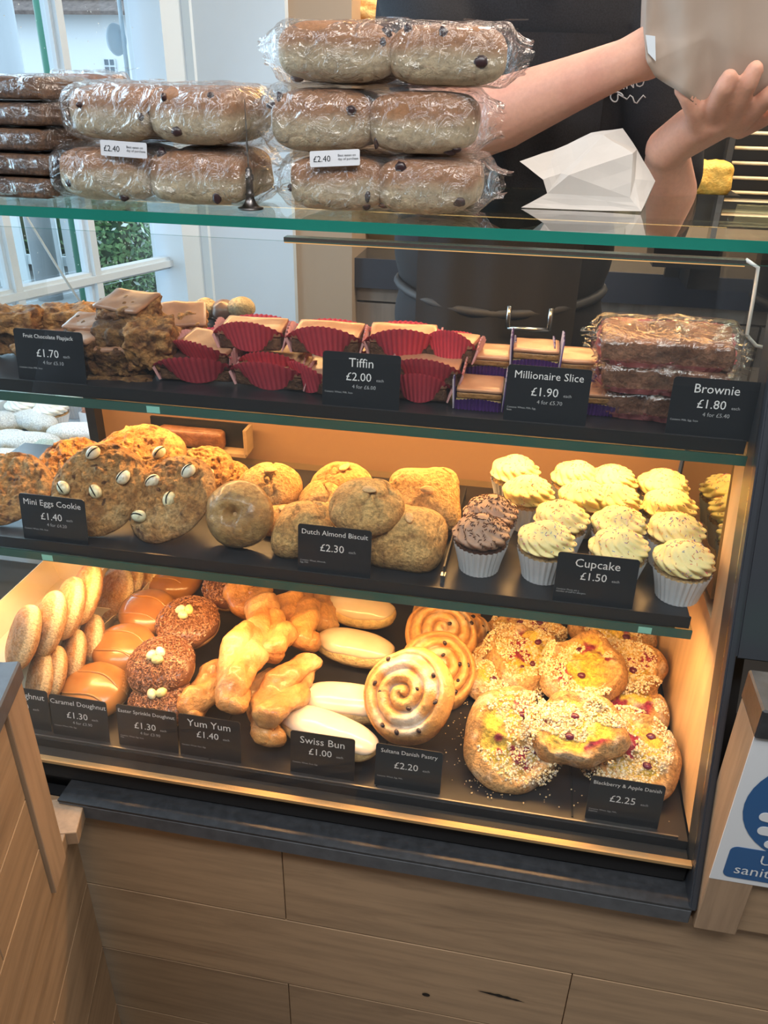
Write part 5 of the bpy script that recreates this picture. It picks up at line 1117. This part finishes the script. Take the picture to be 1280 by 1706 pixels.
ell(bm, Vp(0, .01, 1.28), .175, .115, .18); ell(bm, Vp(0, .0, 1.08), .155, .115, .18); ell(bm, Vp(0, .01, .92), .170, .125, .14)
caps(bm, [(Vp(-.16, .01, 1.40), .055), (Vp(.16, .01, 1.40), .055)])
for s in (-1, 1):
    caps(bm, [(Vp(s*.095, .01, .90), .092), (Vp(s*.10, -.01, .50), .060), (Vp(s*.10, .015, .30), .052), (Vp(s*.10, .02, .08), .036)])
    caps(bm, [(Vp(s*.10, .02, .05), .036), (Vp(s*.11, -.10, .035), .032), (Vp(s*.115, -.15, .03), .025)])
shL, shR = Vp(-.20, .0, 1.40), Vp(.20, .0, 1.40)
elL = ony(752, 225, 1.42); wrL = ony(1042, 104, 1.31); kL = ony(1105, 78, 1.31)
elR = ony(1112, 352, 1.50); wrR = ony(1112, 248, 1.36); kR = ony(1185, 180, 1.30)
mid = elL.lerp(wrL, .33)
caps(bm, [(shL, .062), (shL.lerp(elL, .5), .056), (elL, .050), (mid, .052), (elL.lerp(wrL, .75), .037), (wrL, .030), (wrL.lerp(kL, .6), .034)])
m2_ = elR.lerp(wrR, .35)
caps(bm, [(shR, .062), (shR.lerp(elR, .5), .054), (elR, .046), (m2_, .046), (wrR.lerp(elR, .25), .036), (wrR, .030)])
# viewer-left hand closing round the bag's far side
for i, (a_, b_) in enumerate([((1100, 62), (1150, 30)), ((1106, 74), (1160, 55)), ((1110, 88), (1158, 82)), ((1108, 100), (1148, 108))]):
    p0 = ony(*a_, 1.31); p1 = ony(*b_, 1.325); p2 = p1+Vector((.022, .0, -.004)); caps(bm, [(wrL.lerp(kL, .5), .018), (p0, .0135), (p1, .012), (p2, .0105)])
caps(bm, [(wrL, .016), (ony(1082, 66, 1.30), .015), (ony(1112, 40, 1.30), .012)])
# viewer-right hand: palm under the bag, fingers up its front, thumb to the left
palm = [ony(1150, 215, 1.325), ony(1185, 198, 1.30), ony(1222, 190, 1.30)]
caps(bm, [(wrR, .032), (palm[0], .030), (palm[1], .026)]); caps(bm, [(palm[0], .026), (palm[2], .024)]); caps(bm, [(wrR, .028), (palm[2], .024)])
def finger(pts, rr): caps(bm, [(ony(x, y, Y), r) for (x, y, Y), r in zip(pts, [q_*1.12 for q_ in rr])])
finger([(1165, 212, 1.30), (1158, 182, 1.275), (1145, 158, 1.262), (1136, 148, 1.262)], [.014, .0125, .011, .0095])
finger([(1188, 198, 1.29), (1194, 170, 1.256), (1207, 145, 1.236), (1215, 129, 1.234)], [.0135, .012, .011, .0098])
finger([(1216, 198, 1.29), (1231, 166, 1.258), (1248, 136, 1.236), (1258, 116, 1.234)], [.0135, .0125, .0112, .010])
finger([(1234, 204, 1.30), (1260, 180, 1.27), (1284, 158, 1.246), (1300, 143, 1.238)], [.013, .012, .0108, .0095])
finger([(1232, 216, 1.315), (1264, 202, 1.305), (1288, 190, 1.29), (1306, 180, 1.28)], [.012, .0105, .0095, .0085])
def skc(V):
    c = mixc(SK, (.60, .26, .19), S(.35+fbm(V, 14, 3, 4)*1.2)*.6); lips = np.exp(-(((V-np.array(hd+Vector((0, -.105, -.055))))/np.array([.022, .02, .008]))**2).sum(1)); c = mixc(c, (.55, .18, .16), lips)
    return c
body = fuse('body', bm, .0040, 3, SKIN, person, skc)
for i, (x, y, Y, az) in enumerate([(1218, 128, 1.232, 0), (1256, 116, 1.234, 0)]):
    pass
bm = bmesh.new()
for s in (-1, 1): ell(bm, hd+Vector((s*.030, -.093, .0)), .011, .008, .008)
bmobj('eyes', bm, plain('eye_white', (.8, .8, .8), .2), person, True)
bm = bmesh.new(); ell(bm, hd+Vector((0, .022, .028)), .090, .100, .108); ell(bm, hd+Vector((0, .09, .0)), .05, .045, .055); fuse('hair', bm, .008, 3, plain('brown_hair', (.08, .045, .025), .6), person)
# shirt: torso, collar opening, sleeves to the elbow
bm = bmesh.new(); ell(bm, Vp(0, .01, 1.27), .262, .155, .23); ell(bm, Vp(0, .0, 1.08), .232, .150, .22); ell(bm, Vp(0, -.005, .90), .215, .152, .19); caps(bm, [(Vp(-.18, .01, 1.395), .072), (Vp(.18, .01, 1.395), .072)])
caps(bm, [(Vp(-.20, .0, 1.39), .078), (shL.lerp(elL, .55), .072)]); caps(bm, [(Vp(.20, .0, 1.39), .078), (shR.lerp(elR, .5), .070), (shR.lerp(elR, .86), .062)])
fuse('shirt', bm, .008, 6, CLOTH, person)
c0 = Vp(0, -.125, 1.44)
bm = bmesh.new(); ell(bm, ony(922, -6, PY-.165)+Vector((0, .050, .040)), .020, .05, .045); fuse('neckline_skin', bm, .006, 2, SKIN, person, skc)
bm = bmesh.new(); ell(bm, Vp(0, .0, .76), .212, .150, .15)
for s in (-1, 1): caps(bm, [(Vp(s*.10, .01, .86), .108), (Vp(s*.105, -.01, .50), .082), (Vp(s*.105, .015, .12), .07)])
fuse('trousers', bm, .009, 5, CLOTH2, person)
# apron front, waistband, buckle
V, F = grid(30, 20, lambda A, B: np.stack([PX+(A-.5)*.30, PY-.150*np.sqrt(np.clip(1-((A-.5)*.30/.225)**2, 0, 1))-.012+.004*np.sin(A*22), Z(.55)+B*.70+0*A], -1)); meshobj('apron', V, F, CLOTH, person)
bl_ = [(PX+.204*math.cos(a_), PY-.005+.155*math.sin(a_), Z(.815)+.012*math.cos(a_*2)) for a_ in np.linspace(0, 2*math.pi, 33)]
tube('belt', bl_, .009, plain('grey_belt', (.03, .033, .04), .6), person, 6)
bc = ony(882, 530, PY-.185); bk = thing('x', None, None); bpy.data.objects.remove(bk)
def bar(p0, p1): return tube('b', [p0, p1], .0045, CHROME, None, 6)
for k_, (u0, v0, u1, v1) in enumerate([(-.037, .02, -.037, -.02), (.037, .02, .037, -.02), (-.037, -.02, .037, -.02)]):
    tube('buckle_bar', [bc+Vector((u0, 0, v0)), bc+Vector((u1, 0, v1))], .0048, CHROME, person, 6)
lg = ony(1047, 150, 1.462)
o = bmobj('embroidered_logo', text_geo([('NGINO', .019, -.006, .002, 'CENTER')]), INKG, person); o.location = lg; o.rotation_euler = (0, R(-8), R(12))
cv = [lg+Vector((-.018+.012*math.cos(a_)*(1-a_/9), -.002, -.010+.007*math.sin(a_))) for a_ in np.linspace(0, 7, 20)]+[lg+Vector((.0+.028*k_, -.002, -.013+.006*math.sin(k_*9))) for k_ in np.linspace(0, 1, 8)]
tube('embroidered_swirl', cv, .0011, INKG, person, 5)
# paper bag being held
hb = thing('paper_bag', 'large cream paper bag held up by both hands at the upper right', 'bag', (0, 0, 0))
bm = bmesh.new(); yb = 1.252
outl = [(1082, -90, .0), (1075, 60, .01), (1078, 105, .0), (1092, 128, .0), (1130, 152, .0), (1170, 182, .01), (1195, 186, .012), (1250, 172, .01), (1330, 120, .0), (1345, -90, .0)]
fr = [bm.verts.new(ony(x, y, yb+o_)) for x, y, o_ in outl]; bk_ = [bm.verts.new(ony(x, y, yb+o_)+Vector((0.0, .055+.03*(y < 100), .012))) for x, y, o_ in outl]; n_ = len(outl)
cf_ = bm.verts.new(ony(1180, 60, yb-.012)); cf2 = bm.verts.new(ony(1200, -60, yb-.016)); cb = bm.verts.new(ony(1190, 40, yb+.12))
for i in range(n_):
    j = (i+1) % n_
    if i in (0, 9): bm.faces.new((fr[i], fr[j], cf2)) 
    else: bm.faces.new((fr[i], fr[j], cf_))
    bm.faces.new((bk_[j], bk_[i], cb)); bm.faces.new((fr[j], fr[i], bk_[i], bk_[j]))
bm.faces.new((fr[1], cf_, cf2)); bm.faces.new((fr[9], cf2, cf_))
bmesh.ops.triangulate(bm, faces=bm.faces[:]); bmesh.ops.recalc_face_normals(bm, faces=bm.faces[:]); bmesh.ops.subdivide_edges(bm, edges=bm.edges[:], cuts=7, use_grid_fill=True); 
for v in bm.verts: n1_ = fbm(np.array([v.co[:]]), 16, 3, 8)[0]; v.co.y += .008*n1_+.005*math.sin(v.co.x*110+v.co.z*25)
bmobj('bag_sheet', bm, plain('cream_bag_paper', (.42, .325, .26), .75, nscale=10, var=.06, bmp=.001), hb, True)
q0 = [ony(1076, 58, yb-.004), ony(1092, 60, yb-.006), ony(1093, 102, yb-.006), ony(1080, 88, yb-.004)]
bm = bmesh.new(); va = [bm.verts.new(p) for p in q0]; vb = [bm.verts.new(p+Vector((0, .001, 0))) for p in q0]; bm.faces.new(va); bm.faces.new(vb[::-1]); [bm.faces.new((va[i], vb[i], vb[(i+1) % 4], va[(i+1) % 4])) for i in range(4)]
bmobj('white_fold', bm, SIGNW, hb)
